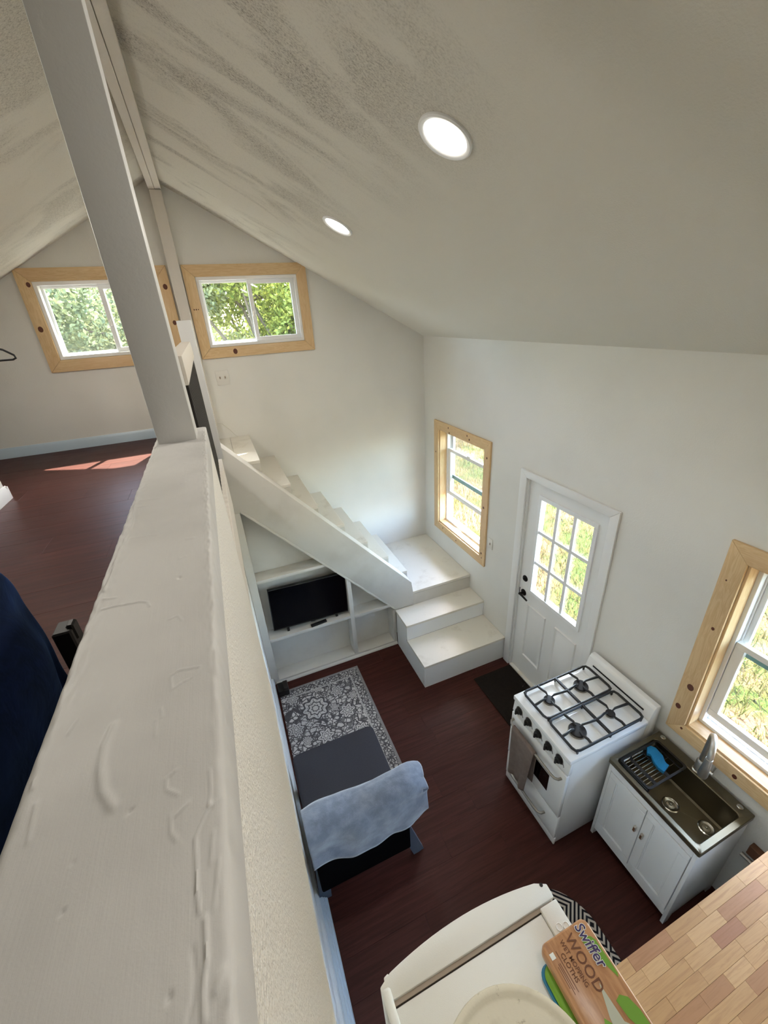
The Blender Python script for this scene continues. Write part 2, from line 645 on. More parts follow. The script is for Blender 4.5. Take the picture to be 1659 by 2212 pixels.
def obj(name, mb, mat, parent=None, ang=35, label=None, recalc=True):
    me = bpy.data.meshes.new(name)
    me.from_pydata(mb.v, [], mb.f)
    if recalc:
        bm = bmesh.new()
        bm.from_mesh(me)
        bmesh.ops.recalc_face_normals(bm, faces=bm.faces)
        bm.to_mesh(me)
        bm.free()
    me.shade_smooth()
    me.set_sharp_from_angle(angle=math.radians(ang))
    me.materials.append(MT[mat] if isinstance(mat, str) else mat)
    o = bpy.data.objects.new(name, me)
    C.objects.link(o)
    adopt(o, parent)
    if label:
        o['label'] = label
    return o


def wloc(p):
    v = Vector((0, 0, 0))
    while p is not None:
        v += p.location
        p = p.parent if p.get('_child') else None
    return v


def adopt(o, parent):
    if parent is None:
        return
    o.parent = parent
    o.matrix_parent_inverse = Matrix.Translation(-Vector(parent.location)) if parent.type == 'EMPTY' else Matrix.Identity(4)


def tag(o, label, cat, group=None, kind=None):
    o['label'] = label
    o['category'] = cat
    if group:
        o['group'] = group
    if kind:
        o['kind'] = kind
    return o


def thing(name, label, cat, loc=(0, 0, 0), group=None, kind=None):
    o = bpy.data.objects.new(name, None)
    o.empty_display_size = 0.1
    C.objects.link(o)
    o.location = loc
    return tag(o, label, cat, group, kind)


def share(src, name, off, parent):
    """another piece with the same mesh, moved by off"""
    o = bpy.data.objects.new(name, src.data)
    C.objects.link(o)
    adopt(o, parent)
    o.location = off
    return o


def text_mb(s, size, thick=0.0005, bold=0.0, shear=0.0):
    cu = bpy.data.curves.new('lettering', 'FONT')
    cu.body = s
    cu.size = size
    cu.extrude = thick
    cu.offset = bold
    cu.shear = shear
    cu.resolution_u = 3
    to = bpy.data.objects.new('lettering', cu)
    C.objects.link(to)
    dg = bpy.context.evaluated_depsgraph_get()
    me = bpy.data.meshes.new_from_object(to.evaluated_get(dg))
    mb = MB().add([v.co[:] for v in me.vertices], [list(p.vertices) for p in me.polygons])
    bpy.data.objects.remove(to, do_unlink=True)
    bpy.data.curves.remove(cu)
    bpy.data.meshes.remove(me)
    return mb


def xf(mb, M):
    mb.v = [tuple(M @ Vector(p)) for p in mb.v]
    return mb


# ------------------------------------------------------------------ the shell
XW, YG, WT = 2.19, 4.27, 0.12          # right wall, gable wall, wall thickness
XL, YB = -2.44, -2.0                   # left wall, back wall
RIDX, RIDZ, SLP = -0.125, 4.328, 0.5505
LOFT = 2.385
OVE, OVG = 0.82, 0.455                  # unseen eave, widened to keep sun off the side windows; gable overhang


def ceil_z(x):
    return RIDZ - SLP * abs(x - RIDX)


def wall_holes(name, mat, axis, pos, thick, cuts, top, holes, label):
    """wall in the plane axis=pos; cuts along the other horizontal axis; holes = (a0,a1,z0,z1)"""
    A = sorted(set(list(cuts) + [h[0] for h in holes] + [h[1] for h in holes]))
    mb = MB()

    def P(a, z, t):
        return (pos + t, a, z) if axis == 'x' else (a, pos + t, z)
    for i in range(len(A) - 1):
        a0, a1 = A[i], A[i + 1]
        hs = sorted([h for h in holes if h[0] < (a0 + a1) / 2 < h[1]], key=lambda h: h[2])
        zs = [(0.0, 0.0)]
        for h in hs:
            zs += [(h[2], h[2]), (h[3], h[3])]
        zs.append((top(a0), top(a1)))
        for k in range(0, len(zs) - 1, 2):
            l0, l1 = zs[k]
            u0, u1 = zs[k + 1]
            for t in (0, thick):
                mb.add([P(a0, l0, t), P(a1, l1, t), P(a1, u1, t), P(a0, u0, t)], [(0, 1, 2, 3)])
    for (a0, a1, z0, z1) in holes:
        for (p, q) in (((a0, z0), (a1, z0)), ((a1, z0), (a1, z1)), ((a1, z1), (a0, z1)), ((a0, z1), (a0, z0))):
            mb.add([P(*p, 0), P(*q, 0), P(*q, thick), P(*p, thick)], [(0, 1, 2, 3)])
    return tag(obj(name, mb, mat, recalc=False), label, 'wall', kind='structure')


W1 = (-1.110, -0.252, 3.108, 3.665)    # loft windows: opening x0,x1,z0,z1
W2 = (0.040, 0.900, 3.108, 3.665)
W3 = (3.048, 3.918, 0.975, 2.118)      # right wall windows: y0,y1,z0,z1
W4 = (0.005, 0.893, 0.975, 2.124)
D1 = (1.655, 2.455, 0.0, 2.040)        # door opening

wall_holes('wall_gable', 'wall', 'y', YG, WT, [XL - WT, RIDX, XW + WT], lambda x: ceil_z(x) + 0.02, [W1, W2], 'off-white gable end wall with two wood-framed sliding windows')
wall_holes('wall_right', 'wall', 'x', XW, WT, [YB - WT, YG], lambda y: ceil_z(XW) + 0.03, [W3, W4, D1], 'long off-white side wall holding the entry door and two tall windows')
wall_holes('wall_left', 'wall', 'x', XL - WT, WT, [YB - WT, YG], lambda y: ceil_z(XL) + 0.06, [], 'low off-white side wall of the sleeping loft under the eaves')
wall_holes('wall_back', 'wall', 'y', YB - WT, WT, [XL - WT, RIDX, XW + WT], lambda x: ceil_z(x) + 0.02, [], 'off-white gable wall behind the loft and kitchen')

# roof slabs: their undersides are the sloped ceilings, the edges overhang outside
TH = 0.16
xe = XW + WT + OVE
o = obj('ceiling', MB().prism([(RIDX, RIDZ), (xe, ceil_z(xe)), (xe, ceil_z(xe) + TH), (RIDX, RIDZ + TH)], 'y', YB - 0.3, YG + WT + OVG), 'ceiling')
tag(o, 'sloped off-white ceiling above the stairs and kitchen with scuffed grey streaks', 'ceiling', kind='structure')
xe = XL - WT - 0.4
o = obj('ceiling', MB().prism([(RIDX, RIDZ), (RIDX, RIDZ + TH), (xe, ceil_z(xe) + TH), (xe, ceil_z(xe))], 'y', YB - 0.3, YG + WT + OVG), 'ceiling')
tag(o, 'sloped off-white ceiling above the sleeping loft left of the ridge beam', 'ceiling', kind='structure')


# floors made of planks running along x
def plank_floor(name, x0, x1, y0, y1, z, thick, w, lmin, lmax, label, seed):
    rs = random.Random(seed)
    base = obj(name, box((x0, y0, z - thick), (x1, y1, z - 0.012)), 'gap_dark')
    tag(base, label, 'floor', kind='structure')
    y = y0
    while y < y1 - 0.01:
        yb = min(y + w, y1)
        x = x0 - rs.uniform(0, lmax * 0.8)
        while x < x1:
            L = rs.uniform(lmin, lmax)
            a, b = max(x, x0), min(x + L, x1)
            if b - a > 0.03:
                obj('plank', box((a + 0.0002, y + 0.0002, z - 0.012), (b - 0.0002, yb - 0.0002, z), 0.0007), 'plank', base)
            x += L
        y = yb


plank_floor('floor', -0.10, XW + 0.06, YB, YG, 0.0, 0.1, 0.18, 0.9, 1.5, 'dark red-brown plank floor of the living area and kitchen', 3)
plank_floor('floor_loft', XL, -0.115, YB, YG, LOFT, 0.22, 0.18, 0.9, 1.5, 'dark red-brown plank floor of the raised sleeping loft', 5)

# full-height wall under the loft edge, half wall above it
o = obj('wall_loft', box((-0.22, YB, 0), (-0.100, 3.213, LOFT - 0.22)), 'stipple')
tag(o, 'cream wall standing under the loft edge beside the black chair', 'wall', kind='structure')
CAPZ, CX0, CX1, CY1 = 3.049, -0.170, -0.047, 1.250
o = obj('wall_half', MB().box((CX0 + 0.002, YB, LOFT - 0.36), (CX1 - 0.0005, CY1 - 0.002, CAPZ - 0.012)), 'stipple')
half = tag(o, 'cream stippled half wall guarding the loft with thickly painted top', 'wall', kind='structure')
CAPF = [
 ([(-0.121, 0.2661), (-0.1243, 0.2504), (-0.1234, 0.2322), (-0.1191, 0.2152), (-0.1118, 0.2021)], 0.0035, 0.0012),
 ([(-0.0558, 0.1801), (-0.0603, 0.1718), (-0.0645, 0.1633), (-0.0637, 0.1487), (-0.0636, 0.1393), (-0.0623, 0.1281)], 0.0012, 0.0014),
 ([(-0.0549, 0.1625), (-0.0565, 0.1471)], 0.0012, 0.001),
 ([(-0.0525, 0.1476), (-0.0554, 0.1264)], 0.0012, 0.001),
 ([(-0.0759, 0.2108), (-0.0826, 0.2073), (-0.0817, 0.1995), (-0.0747, 0.1934)], 0.0012, 0.0009),
 ([(-0.0682, 0.1856), (-0.0754, 0.1808)], 0.0012, 0.0009),
 ([(-0.0785, 0.1826), (-0.0775, 0.1716), (-0.0744, 0.1668)], 0.0012, 0.0009),
 ([(-0.0595, 0.1243), (-0.059, 0.1084), (-0.0607, 0.0987), (-0.0604, 0.0892)], 0.0016, 0.0016),
 ([(-0.0654, 0.1156), (-0.0639, 0.1052), (-0.0645, 0.0979), (-0.0668, 0.0919)], 0.0012, -0.0009),
 ([(-0.1517, 0.272), (-0.1482, 0.2828)], 0.001, 0.001),
 ([(-0.0563, 0.202), (-0.0556, 0.1889), (-0.0567, 0.1804)], 0.001, 0.0009),
 ([(-0.0898, 0.2676), (-0.0881, 0.2594), (-0.0927, 0.2573), (-0.0915, 0.2432)], 0.001, 0.0009),
 ([(-0.163, 0.2423), (-0.1627, 0.2368)], 0.002, 0.001),
 ([(-0.1539, 0.2002), (-0.1557, 0.2141), (-0.1565, 0.224)], 0.002, 0.0009),
 ([(-0.1023, 0.1941), (-0.0999, 0.1954)], 0.0014, -0.0012),
 ([(-0.0746, 0.1029), (-0.0741, 0.102)], 0.0016, -0.0014),
 ([(-0.1275, 0.1782), (-0.1268, 0.1783)], 0.0012, -0.001),
 ([(-0.127, 0.1551), (-0.1264, 0.1555)], 0.0014, -0.0012),
 ([(-0.0494, 0.1811), (-0.055, 0.1768), (-0.0576, 0.1799)], 0.0012, 0.0009),
 ([(-0.0541, 0.101), (-0.0556, 0.0966), (-0.0521, 0.1022)], 0.0025, 0.0012),
 ([(-0.0485, 0.096), (-0.05, 0.0918)], 0.0025, 0.0012),
 ([(-0.0839, 0.2989), (-0.0793, 0.3031), (-0.062, 0.2996)], 0.0012, 0.001),
 ([(-0.062, 0.2977), (-0.068, 0.2897), (-0.0774, 0.2871), (-0.083, 0.283), (-0.0844, 0.2973)], 0.001, 0.0007),
 ([(-0.1578, 0.4289), (-0.1419, 0.428), (-0.121, 0.4248), (-0.1138, 0.4198), (-0.111, 0.4114)], 0.0013, 0.0014),
 ([(-0.091, 0.3789), (-0.0825, 0.3812), (-0.0786, 0.3716)], 0.0012, 0.0008),
 ([(-0.1616, 0.7265), (-0.1556, 0.6365), (-0.1604, 0.5649), (-0.1602, 0.4869), (-0.1619, 0.4648)], 0.0025, 0.0018),
 ([(-0.1569, 0.7102), (-0.1313, 0.7061)], 0.0025, 0.001),
 ([(-0.1578, 0.7385), (-0.1288, 0.733)], 0.003, 0.001),
 ([(-0.1531, 0.5937), (-0.1193, 0.5881)], 0.003, 0.0008),
 ([(-0.079, 0.5519), (-0.0701, 0.5506)], 0.003, 0.0012),
 ([(-0.0857, 0.5008), (-0.0786, 0.5032)], 0.002, 0.001),
 ([(-0.1598, 0.4485), (-0.1475, 0.4453)], 0.002, 0.001),
 ([(-0.0848, 0.4557), (-0.0839, 0.4535)], 0.003, -0.0015),
 ([(-0.0929, 0.9175), (-0.0898, 0.9156)], 0.003, 0.001),
 ([(-0.0943, 0.789), (-0.0879, 0.794)], 0.003, 0.001)]


def build_cap():
    nx = 112
    xs = np.linspace(CX0, CX1, nx + 1)
    ys = np.concatenate([np.linspace(YB, -0.05, 30)[:-1], np.linspace(-0.05, 0.48, 380)[:-1], np.linspace(0.48, CY1, 300)])
    gx, gy = np.meshgrid(xs, ys)
    h = np.zeros_like(gx)
    for pts, w, a in CAPF:
        best = np.full_like(gx, 9.0)
        for (x0, y0), (x1, y1) in zip(pts[:-1], pts[1:]):
            dx, dy = x1 - x0, y1 - y0
            L2 = dx * dx + dy * dy + 1e-12
            t = np.clip(((gx - x0) * dx + (gy - y0) * dy) / L2, 0, 1)
            best = np.minimum(best, np.hypot(gx - x0 - t * dx, gy - y0 - t * dy))
        k_ = 0.62 if w < 0.0034 else 0.9
        h += a * (0.85 if w < 0.0034 else 1.2) * np.exp(-(best / (w * k_)) ** 2)
    nzv = np.zeros_like(gx)
    edge = np.zeros_like(gx)
    for j in range(gx.shape[0]):
        for i in range(gx.shape[1]):
            x, y = gx[j, i], gy[j, i]
            nzv[j, i] = noise.noise((x * 40, y * 9, 0.3)) * 0.0003 + noise.noise((x * 160, y * 60, 1.3)) * 0.00012
            e = 0.0
            if x < CX0 + 0.022:
                k = 1 - (x - CX0) / 0.022
                e += k * (0.25 + 0.75 * min(1.0, max(0.0, (y - 0.25) / 0.3))) * (noise.noise((x * 220, y * 70, 4.0)) * 0.0022 + noise.noise((x * 90, y * 26, 7.0)) * 0.0022)
            if x > CX1 - 0.012:
                k = 1 - (CX1 - x) / 0.012
                e += k * (0.3 + 0.7 * min(1.0, max(0.0, (y - 0.2) / 0.2))) * (noise.noise((x * 260, y * 80, 9.0)) * 0.0018)
            edge[j, i] = e
    rl = np.clip((gx - CX0) / 0.010, 0, 1)
    rr = np.clip((CX1 - gx) / 0.006, 0, 1)
    drop = 0.006 * (1 - np.sqrt(1 - (1 - rl) ** 2)) + 0.004 * (1 - np.sqrt(1 - (1 - rr) ** 2))
    z = CAPZ + h + nzv + edge - drop
    jx = np.zeros_like(gx)
    for j in range(gx.shape[0]):
        jx[j, 0] = noise.noise((0, ys[j] * 34, 2.0)) * 0.0012 + noise.noise((0, ys[j] * 120, 3.0)) * 0.0006
        jx[j, -1] = noise.noise((5, ys[j] * 60, 2.0)) * 0.0010
    nx1 = nx + 1
    n = gx.size
    V = np.stack([gx + jx, gy, z], -1).reshape(-1, 3)
    vs = [tuple(p) for p in V]
    fs = [(j * nx1 + i, j * nx1 + i + 1, (j + 1) * nx1 + i + 1, (j + 1) * nx1 + i) for j in range(gx.shape[0] - 1) for i in range(nx)]
    mb = MB().add(vs, fs)
    rows = gx.shape[0]
    lo = CAPZ - 0.05
    for col in (0, nx):                      # side skirts
        idx = [j * nx1 + col for j in range(rows)]
        off = len(mb.v)
        for j in idx:
            p = mb.v[j]
            mb.v.append((p[0] if col == 0 else CX1, p[1], lo))
        for k in range(rows - 1):
            mb.f.append((idx[k], idx[k + 1], off + k + 1, off + k))
    idx = [(rows - 1) * nx1 + i for i in range(nx1)]
    off = len(mb.v)
    for j in idx:
        p = mb.v[j]
        mb.v.append((p[0], p[1], lo))
    for k in range(nx):
        mb.f.append((idx[k], idx[k + 1], off + k + 1, off + k))
    obj('cap', mb, 'cap', half, ang=80, recalc=True)


build_cap()

# baseboards
o = obj('baseboard_gable', MB().prism([(YG, LOFT), (YG - 0.016, LOFT), (YG - 0.016, LOFT + 0.062), (YG - 0.009, LOFT + 0.078), (YG - 0.005, LOFT + 0.085), (YG, LOFT + 0.085)], 'x', XL, -0.115), 'baseboard_paint')
tag(o, 'pale blue-grey baseboard along the loft gable wall', 'baseboard', kind='structure')
o = obj('baseboard_loft', MB().prism([(-0.100, 0), (-0.076, 0), (-0.076, 0.075), (-0.084, 0.095), (-0.100, 0.10)], 'y', YB, 3.205), 'moulding_paint')
tag(o, 'pale baseboard along the wall beneath the loft', 'baseboard', kind='structure')
tr = thing('trim_1', 'pale ridged floor moulding at the foot of the wall beneath the loft', 'moulding', (-0.05, 0.5, 0), kind='structure')
obj('moulding', MB().prism([(-0.0755, 0), (-0.030, 0), (-0.030, 0.03), (-0.036, 0.045), (-0.042, 0.045), (-0.046, 0.06), (-0.054, 0.06), (-0.059, 0.075), (-0.0755, 0.075)], 'y', YB, 1.36), 'baseboard_paint', tr)

# closet block at the left of the loft, with its baseboard
o = obj('wall_closet', MB().prism([(XL, LOFT), (-1.35, LOFT), (-1.35, ceil_z(-1.35) - 0.001), (XL, ceil_z(XL))], 'y', YB, 3.10), 'wall')
tag(o, 'off-white closet wall corner at the far left of the loft', 'wall', kind='structure')
bb = thing('baseboard_closet', 'white baseboard wrapping the closet corner in the loft', 'baseboard', (-1.34, 3.1, LOFT), kind='structure')
obj('board', MB().prism([(-1.35, LOFT), (-1.334, LOFT), (-1.334, LOFT + 0.062), (-1.345, LOFT + 0.085), (-1.35, LOFT + 0.085)], 'y', YB, 3.114), 'vinyl', bb)
obj('board', MB().box((XL, 3.10, LOFT), (-1.334, 3.114, LOFT + 0.08)), 'vinyl', bb)

# posts and ridge beam
o = obj('support_post', box((-0.158, 1.118, CAPZ - 0.003), (-0.069, 1.207, RIDZ - 0.02), 0.003, 2), 'post_paint')
tag(o, 'thick white square post standing on the half wall', 'post', kind='structure')
bt = thing('ridge_beam', 'long white ridge beam under the ceiling peak', 'beam', (-0.10, 1.0, 4.2), kind='structure')
obj('lamination', box((-0.146, YB, 4.245), (-0.104, YG - 0.002, 4.34), 0.002), 'beam_paint', bt)
obj('lamination', box((-0.102, YB, 4.248), (-0.058, YG - 0.002, 4.34), 0.002), 'beam_paint', bt)
o = obj('gable_post', box((-0.145, YG - 0.06, LOFT), (-0.058, YG - 0.001, 4.244), 0.003), 'beam_paint')
tag(o, 'slim white post against the gable wall carrying the ridge beam', 'post', kind='structure')
o = obj('newel_post', box((-0.141, 3.205, LOFT), (-0.052, 3.294, 3.335), 0.003, 2), 'post_paint')
tag(o, 'short white newel post at the head of the stairs', 'post', kind='structure')

# loft guard rail with dark balusters
rl = thing('guard_railing', 'white top rail over close-set dark balusters beyond the thick post', 'railing', (-0.08, 1.7, LOFT))
obj('top_rail', MB().prism([(1.208, 3.168), (2.30, 3.168), (2.18, 3.240), (1.208, 3.240)], 'x', -0.100, -0.060, 0.002), 'beam_paint', rl)
obj('curb', box((-0.150, CY1 + 0.002, LOFT), (-0.0475, 2.28, 2.655), 0.002), 'beam_paint', rl)
first = None
y = 1.30
k = 0
while y < 2.27:
    if first is None:
        first = obj('baluster', box((-0.090, 1.30 - 0.012, 2.655), (-0.066, 1.30 + 0.012, 3.17), 0.002), 'dark_steel', rl)
    else:
        share(first, 'baluster', (0, 0.05 * k, 0), rl)
    k += 1
    y = 1.30 + 0.05 * k


# ------------------------------------------------------------------ windows
def knot(parent, c, axis, r=0.011):
    """dark oval knot inlaid in a board"""
    ax = {'x': (1, 0, 0), 'y': (0, 1, 0)}[axis]
    mb = MB().lathe([(r, -0.0012), (r, 0.0002), (r * 0.8, 0.0008), (r * 0.35, 0.0010)], (0, 0, 0), ax, 14)
    s = Vector((1, 1, 1.25))
    mb.v = [(c[0] + p[0] * s.x, c[1] + p[1] * s.y, c[2] + p[2] * s.z) for p in mb.v]
    obj('knot', mb, 'knot', parent)


def casing(parent, axis, pos, sgn, a0, a1, z0, z1, w, t, knots=(), legs_full=False):
    """four mitred boards around the opening; the room is on the side sgn of pos"""
    A0, A1, Z0, Z1 = a0 - w, a1 + w, z0 - w, z1 + w
    g = 0.0006
    polys = {'bottom': [(A0 + g, Z0), (A1 - g, Z0), (a1 - g, z0), (a0 + g, z0)],
             'top': [(a0 + g, z1), (a1 - g, z1), (A1 - g, Z1), (A0 + g, Z1)],
             'left': [(A0, Z0 + g), (a0, z0 + g), (a0, z1 - g), (A0, Z1 - g)],
             'right': [(a1, z0 + g), (A1, Z0 + g), (A1, Z1 - g), (a1, z1 - g)]}
    out = {}
    h = {'x': 'y', 'y': 'x'}[axis]
    for k, p in polys.items():
        out[k] = obj('casing_board', MB().prism(p, axis, pos, pos + sgn * t, 0.0015), 'pine_' + (h if k in ('bottom', 'top') else 'z'), parent)
    for (k, a, z, r) in knots:
        c = (a, pos + sgn * t, z) if axis == 'y' else (pos + sgn * t, a, z)
        knot(out[k], c, axis, r)
    return out


def frame_rect(axis, a0, a1, z0, z1, w, d0, d1, wb=None, wt=None):
    """rectangular ring, front-to-back d0..d1"""
    wb = w if wb is None else wb
    wt = w if wt is None else wt
    mb = MB()

    def bx(p0, p1, q0, q1):
        if axis == 'y':
            mb.box((p0, d0, q0), (p1, d1, q1), 0.0015)
        else:
            mb.box((d0, p0, q0), (d1, p1, q1), 0.0015)
    bx(a0, a1, z0, z0 + wb)
    bx(a0, a1, z1 - wt, z1)
    bx(a0, a0 + w, z0 + wb, z1 - wt)
    bx(a1 - w, a1, z0 + wb, z1 - wt)
    return mb


def pane(parent, axis, a0, a1, z0, z1, d):
    lo, hi = ((a0, d - 0.0015, z0), (a1, d + 0.0015, z1)) if axis == 'y' else ((d - 0.0015, a0, z0), (d + 0.0015, a1, z1))
    return obj('pane', box(lo, hi), 'glass', parent)


def slider(name, W, label, knots):
    x0, x1, z0, z1 = W
    t = thing(name, label, 'window', ((x0 + x1) / 2, YG, z0), kind='structure')
    casing(t, 'y', YG - 0.0005, -1, x0, x1, z0, z1, 0.089, 0.019, knots)
    obj('vinyl_frame', frame_rect('y', x0 + 0.001, x1 - 0.001, z0 + 0.001, z1 - 0.001, 0.026, YG - 0.006, YG + 0.10), 'vinyl', t)
    xm = (x0 + x1) / 2 + 0.005
    fx = obj('fixed_sash', frame_rect('y', x0 + 0.0275, xm + 0.016, z0 + 0.0275, z1 - 0.0275, 0.018, YG + 0.060, YG + 0.085), 'vinyl', t)
    pane(fx, 'y', x0 + 0.046, xm - 0.002, z0 + 0.046, z1 - 0.046, YG + 0.0725)
    sl = obj('sliding_sash', frame_rect('y', xm - 0.018, x1 - 0.0275, z0 + 0.0275, z1 - 0.0275, 0.034, YG + 0.022, YG + 0.050), 'vinyl', t)
    pane(sl, 'y', xm + 0.016, x1 - 0.0615, z0 + 0.0615, z1 - 0.0615, YG + 0.036)
    obj('latch', box((xm - 0.008, YG + 0.010, (z0 + z1) / 2 - 0.05), (xm + 0.002, YG + 0.022, (z0 + z1) / 2 + 0.0), 0.002), 'plate_white', sl)


slider('window_1', W1, 'left loft window in knotty pine casing behind the thick post', [('left', W1[0] - 0.05, 3.34, 0.017), ('left', W1[0] - 0.02, 3.645, 0.014), ('right', W1[1] + 0.05, 3.60, 0.017), ('right', W1[1] + 0.052, 3.33, 0.015)])
slider('window_2', W2, 'right loft window in pine casing touching the ceiling slope above the stairs', [('bottom', 0.245, 3.064, 0.019), ('left', -0.005, 3.42, 0.005), ('left', 0.012, 3.42, 0.004), ('left', -0.022, 3.42, 0.005)])


def double_hung(name, W, raise_, label, knots):
    y0, y1, z0, z1 = W
    t = thing(name, label, 'window', (XW, (y0 + y1) / 2, z0), kind='structure')
    casing(t, 'x', XW + 0.0005, -1, y0, y1, z0, z1, 0.093, 0.019, knots)
    d = 0.085                                     # depth of the wooden reveal
    for nm, lo, hi, mt in (('sill_board', (XW, y0, z0), (XW + d, y1, z0 + 0.012), 'pine_y'), ('head_board', (XW, y0, z1 - 0.012), (XW + d, y1, z1), 'pine_y'),
                           ('jamb_board', (XW, y0, z0 + 0.012), (XW + d, y0 + 0.012, z1 - 0.012), 'pine_z'), ('jamb_board', (XW, y1 - 0.012, z0 + 0.012), (XW + d, y1, z1 - 0.012), 'pine_z')):
        obj(nm, box(lo, hi, 0.001), mt, t)
    f0 = XW + d
    a0, a1, b0, b1 = y0 + 0.002, y1 - 0.002, z0 + 0.002, z1 - 0.002
    obj('vinyl_frame', frame_rect('x', a0, a1, b0, b1, 0.030, f0, f0 + 0.09), 'vinyl', t)
    obj('track_ridge', frame_rect('x', a0 + 0.030, a1 - 0.030, b0 + 0.030, b1 - 0.030, 0.008, f0 + 0.042, f0 + 0.050), 'vinyl', t)
    zm = (z0 + z1) / 2
    lo_in, hi_in = b0 + 0.032, b1 - 0.032
    sh = (hi_in - lo_in) / 2 + 0.018
    up = obj('upper_sash', frame_rect('x', a0 + 0.032, a1 - 0.032, hi_in - sh, hi_in, 0.030, f0 + 0.054, f0 + 0.082, wb=0.036), 'vinyl', t)
    obj('meeting_seal', box((f0 + 0.051, a0 + 0.034, hi_in - sh + 0.002), (f0 + 0.054, a1 - 0.034, hi_in - sh + 0.048), 0.0008), 'green_seal', up)
    pane(up, 'x', a0 + 0.060, a1 - 0.060, hi_in - sh + 0.034, hi_in - 0.028, f0 + 0.068)
    s0 = lo_in + raise_
    lw = obj('lower_sash', frame_rect('x', a0 + 0.032, a1 - 0.032, s0, s0 + sh, 0.046, f0 + 0.010, f0 + 0.040, wb=0.048, wt=0.034), 'vinyl', t)
    pane(lw, 'x', a0 + 0.076, a1 - 0.076, s0 + 0.046, s0 + sh - 0.032, f0 + 0.025)
    obj('sash_lock', box((f0 + 0.012, (y0 + y1) / 2 - 0.03, s0 + sh), (f0 + 0.032, (y0 + y1) / 2 + 0.03, s0 + sh + 0.012), 0.003), 'plate_white', lw)


double_hung('window_3', W3, 0.33, 'half-open pine-cased window beside the stair landing', [('top', 3.70, 2.18, 0.008), ('top', 3.68, 2.13, 0.008), ('top', 3.34, 2.18, 0.008), ('top', 3.30, 2.15, 0.009), ('right', 3.97, 1.85, 0.007), ('left', 3.00, 2.05, 0.009), ('left', 3.01, 1.54, 0.011), ('left', 3.01, 1.02, 0.010), ('bottom', 3.80, 0.94, 0.007), ('bottom', 3.50, 0.92, 0.007), ('left', 3.0, 0.97, 0.006)])
double_hung('window_4', W4, 0.055, 'pine-cased kitchen window above the sink', [('right', 0.93, 1.26, 0.018), ('right', 0.955, 1.08, 0.015), ('right', 0.93, 1.70, 0.008), ('bottom', 0.60, 0.92, 0.012), ('right', 0.95, 2.0, 0.004), ('bottom', 0.90, 0.945, 0.007)])

# ------------------------------------------------------------------ entry door
dr = thing('door_1', 'white entry door with nine glass panes and two raised panels', 'door', (XW, 2.055, 0), kind='structure')
y0, y1 = D1[0] + 0.012, D1[1] - 0.012
dx0, dx1 = XW + 0.022, XW + 0.062
gy0, gy1, gz0, gz1 = 1.775, 2.292, 1.02, 1.905
sl = MB()
for (p0, p1, q0, q1) in ((y0, gy0, 0.02, 2.025), (gy1, y1, 0.02, 2.025), (gy0, gy1, 0.02, gz0), (gy0, gy1, gz1, 2.025)):
    sl.box((dx0, p0, q0), (dx1, p1, q1))
slab = obj('door_slab', sl, 'door_paint', dr)
for (p0, p1) in ((1.745, 1.975), (2.085, 2.315)):
    pm = MB()
    q0, q1 = 0.25, 0.86
    prof = [(0.0, -0.008), (0.003, 0.006), (0.012, 0.004), (0.020, -0.006), (0.030, -0.006), (0.048, 0.003)]
    loops = []
    for (ins, dd) in prof:
        loops.append([(dx0 - 0.0005 - (0.008 + dd), a, b) for a, b in ((p0 + ins, q0 + ins), (p1 - ins, q0 + ins), (p1 - ins, q1 - ins), (p0 + ins, q1 - ins))])
    vs = [p for lp in loops for p in lp]
    fs = [(i * 4 + k, i * 4 + (k + 1) % 4, (i + 1) * 4 + (k + 1) % 4, (i + 1) * 4 + k) for i in range(len(loops) - 1) for k in range(4)]
    fs.append(tuple((len(loops) - 1) * 4 + k for k in range(4)))
    obj('raised_panel', pm.add(vs, fs), 'door_paint', slab)
gf = obj('glazing_frame', frame_rect('x', gy0 - 0.030, gy1 + 0.030, gz0 - 0.030, gz1 + 0.030, 0.032, dx0 - 0.014, dx0 + 0.010), 'vinyl', slab)
for k in (1, 2):
    yy = gy0 + (gy1 - gy0) * k / 3
    obj('muntin', box((dx0 - 0.008, yy - 0.014, gz0 + 0.002), (dx0 + 0.008, yy + 0.014, gz1 - 0.002), 0.002), 'vinyl', slab)
    zz = gz0 + (gz1 - gz0) * k / 3
    obj('muntin', box((dx0 - 0.007, gy0 + 0.002, zz - 0.014), (dx0 + 0.007, gy1 - 0.002, zz + 0.014), 0.002), 'vinyl', slab)
for i in range(3):
    for j in range(3):
        a = gy0 + (gy1 - gy0) * i / 3
        q = gz0 + (gz1 - gz0) * j / 3
        pane(slab, 'x', a + 0.0005, a + (gy1 - gy0) / 3 - 0.0005, q + 0.0005, q + (gz1 - gz0) / 3 - 0.0005, dx0 + 0.018)
obj('deadbolt', MB().lathe([(0.030, 0), (0.030, 0.006), (0.022, 0.014), (0.012, 0.016), (0.010, 0.022), (0.004, 0.024)], (dx0, 2.383, 1.092), (-1, 0, 0), 24), 'bronze', slab)
lv = obj('lever_rose', MB().lathe([(0.032, 0), (0.032, 0.006), (0.022, 0.012), (0.012, 0.014), (0.012, 0.046)], (dx0, 2.385, 0.937), (-1, 0, 0), 24), 'bronze', slab)
obj('lever', MB().tube([(dx0 - 0.046, 2.390, 0.937), (dx0 - 0.050, 2.36, 0.940), (dx0 - 0.050, 2.32, 0.934), (dx0 - 0.048, 2.285, 0.925)], [0.011, 0.010, 0.009, 0.008], 10), 'bronze', lv)
obj('latch_plate', box((dx0 - 0.002, 2.435, 0.90), (dx0 + 0.0, 2.4425, 0.96)), 'bronze', slab)
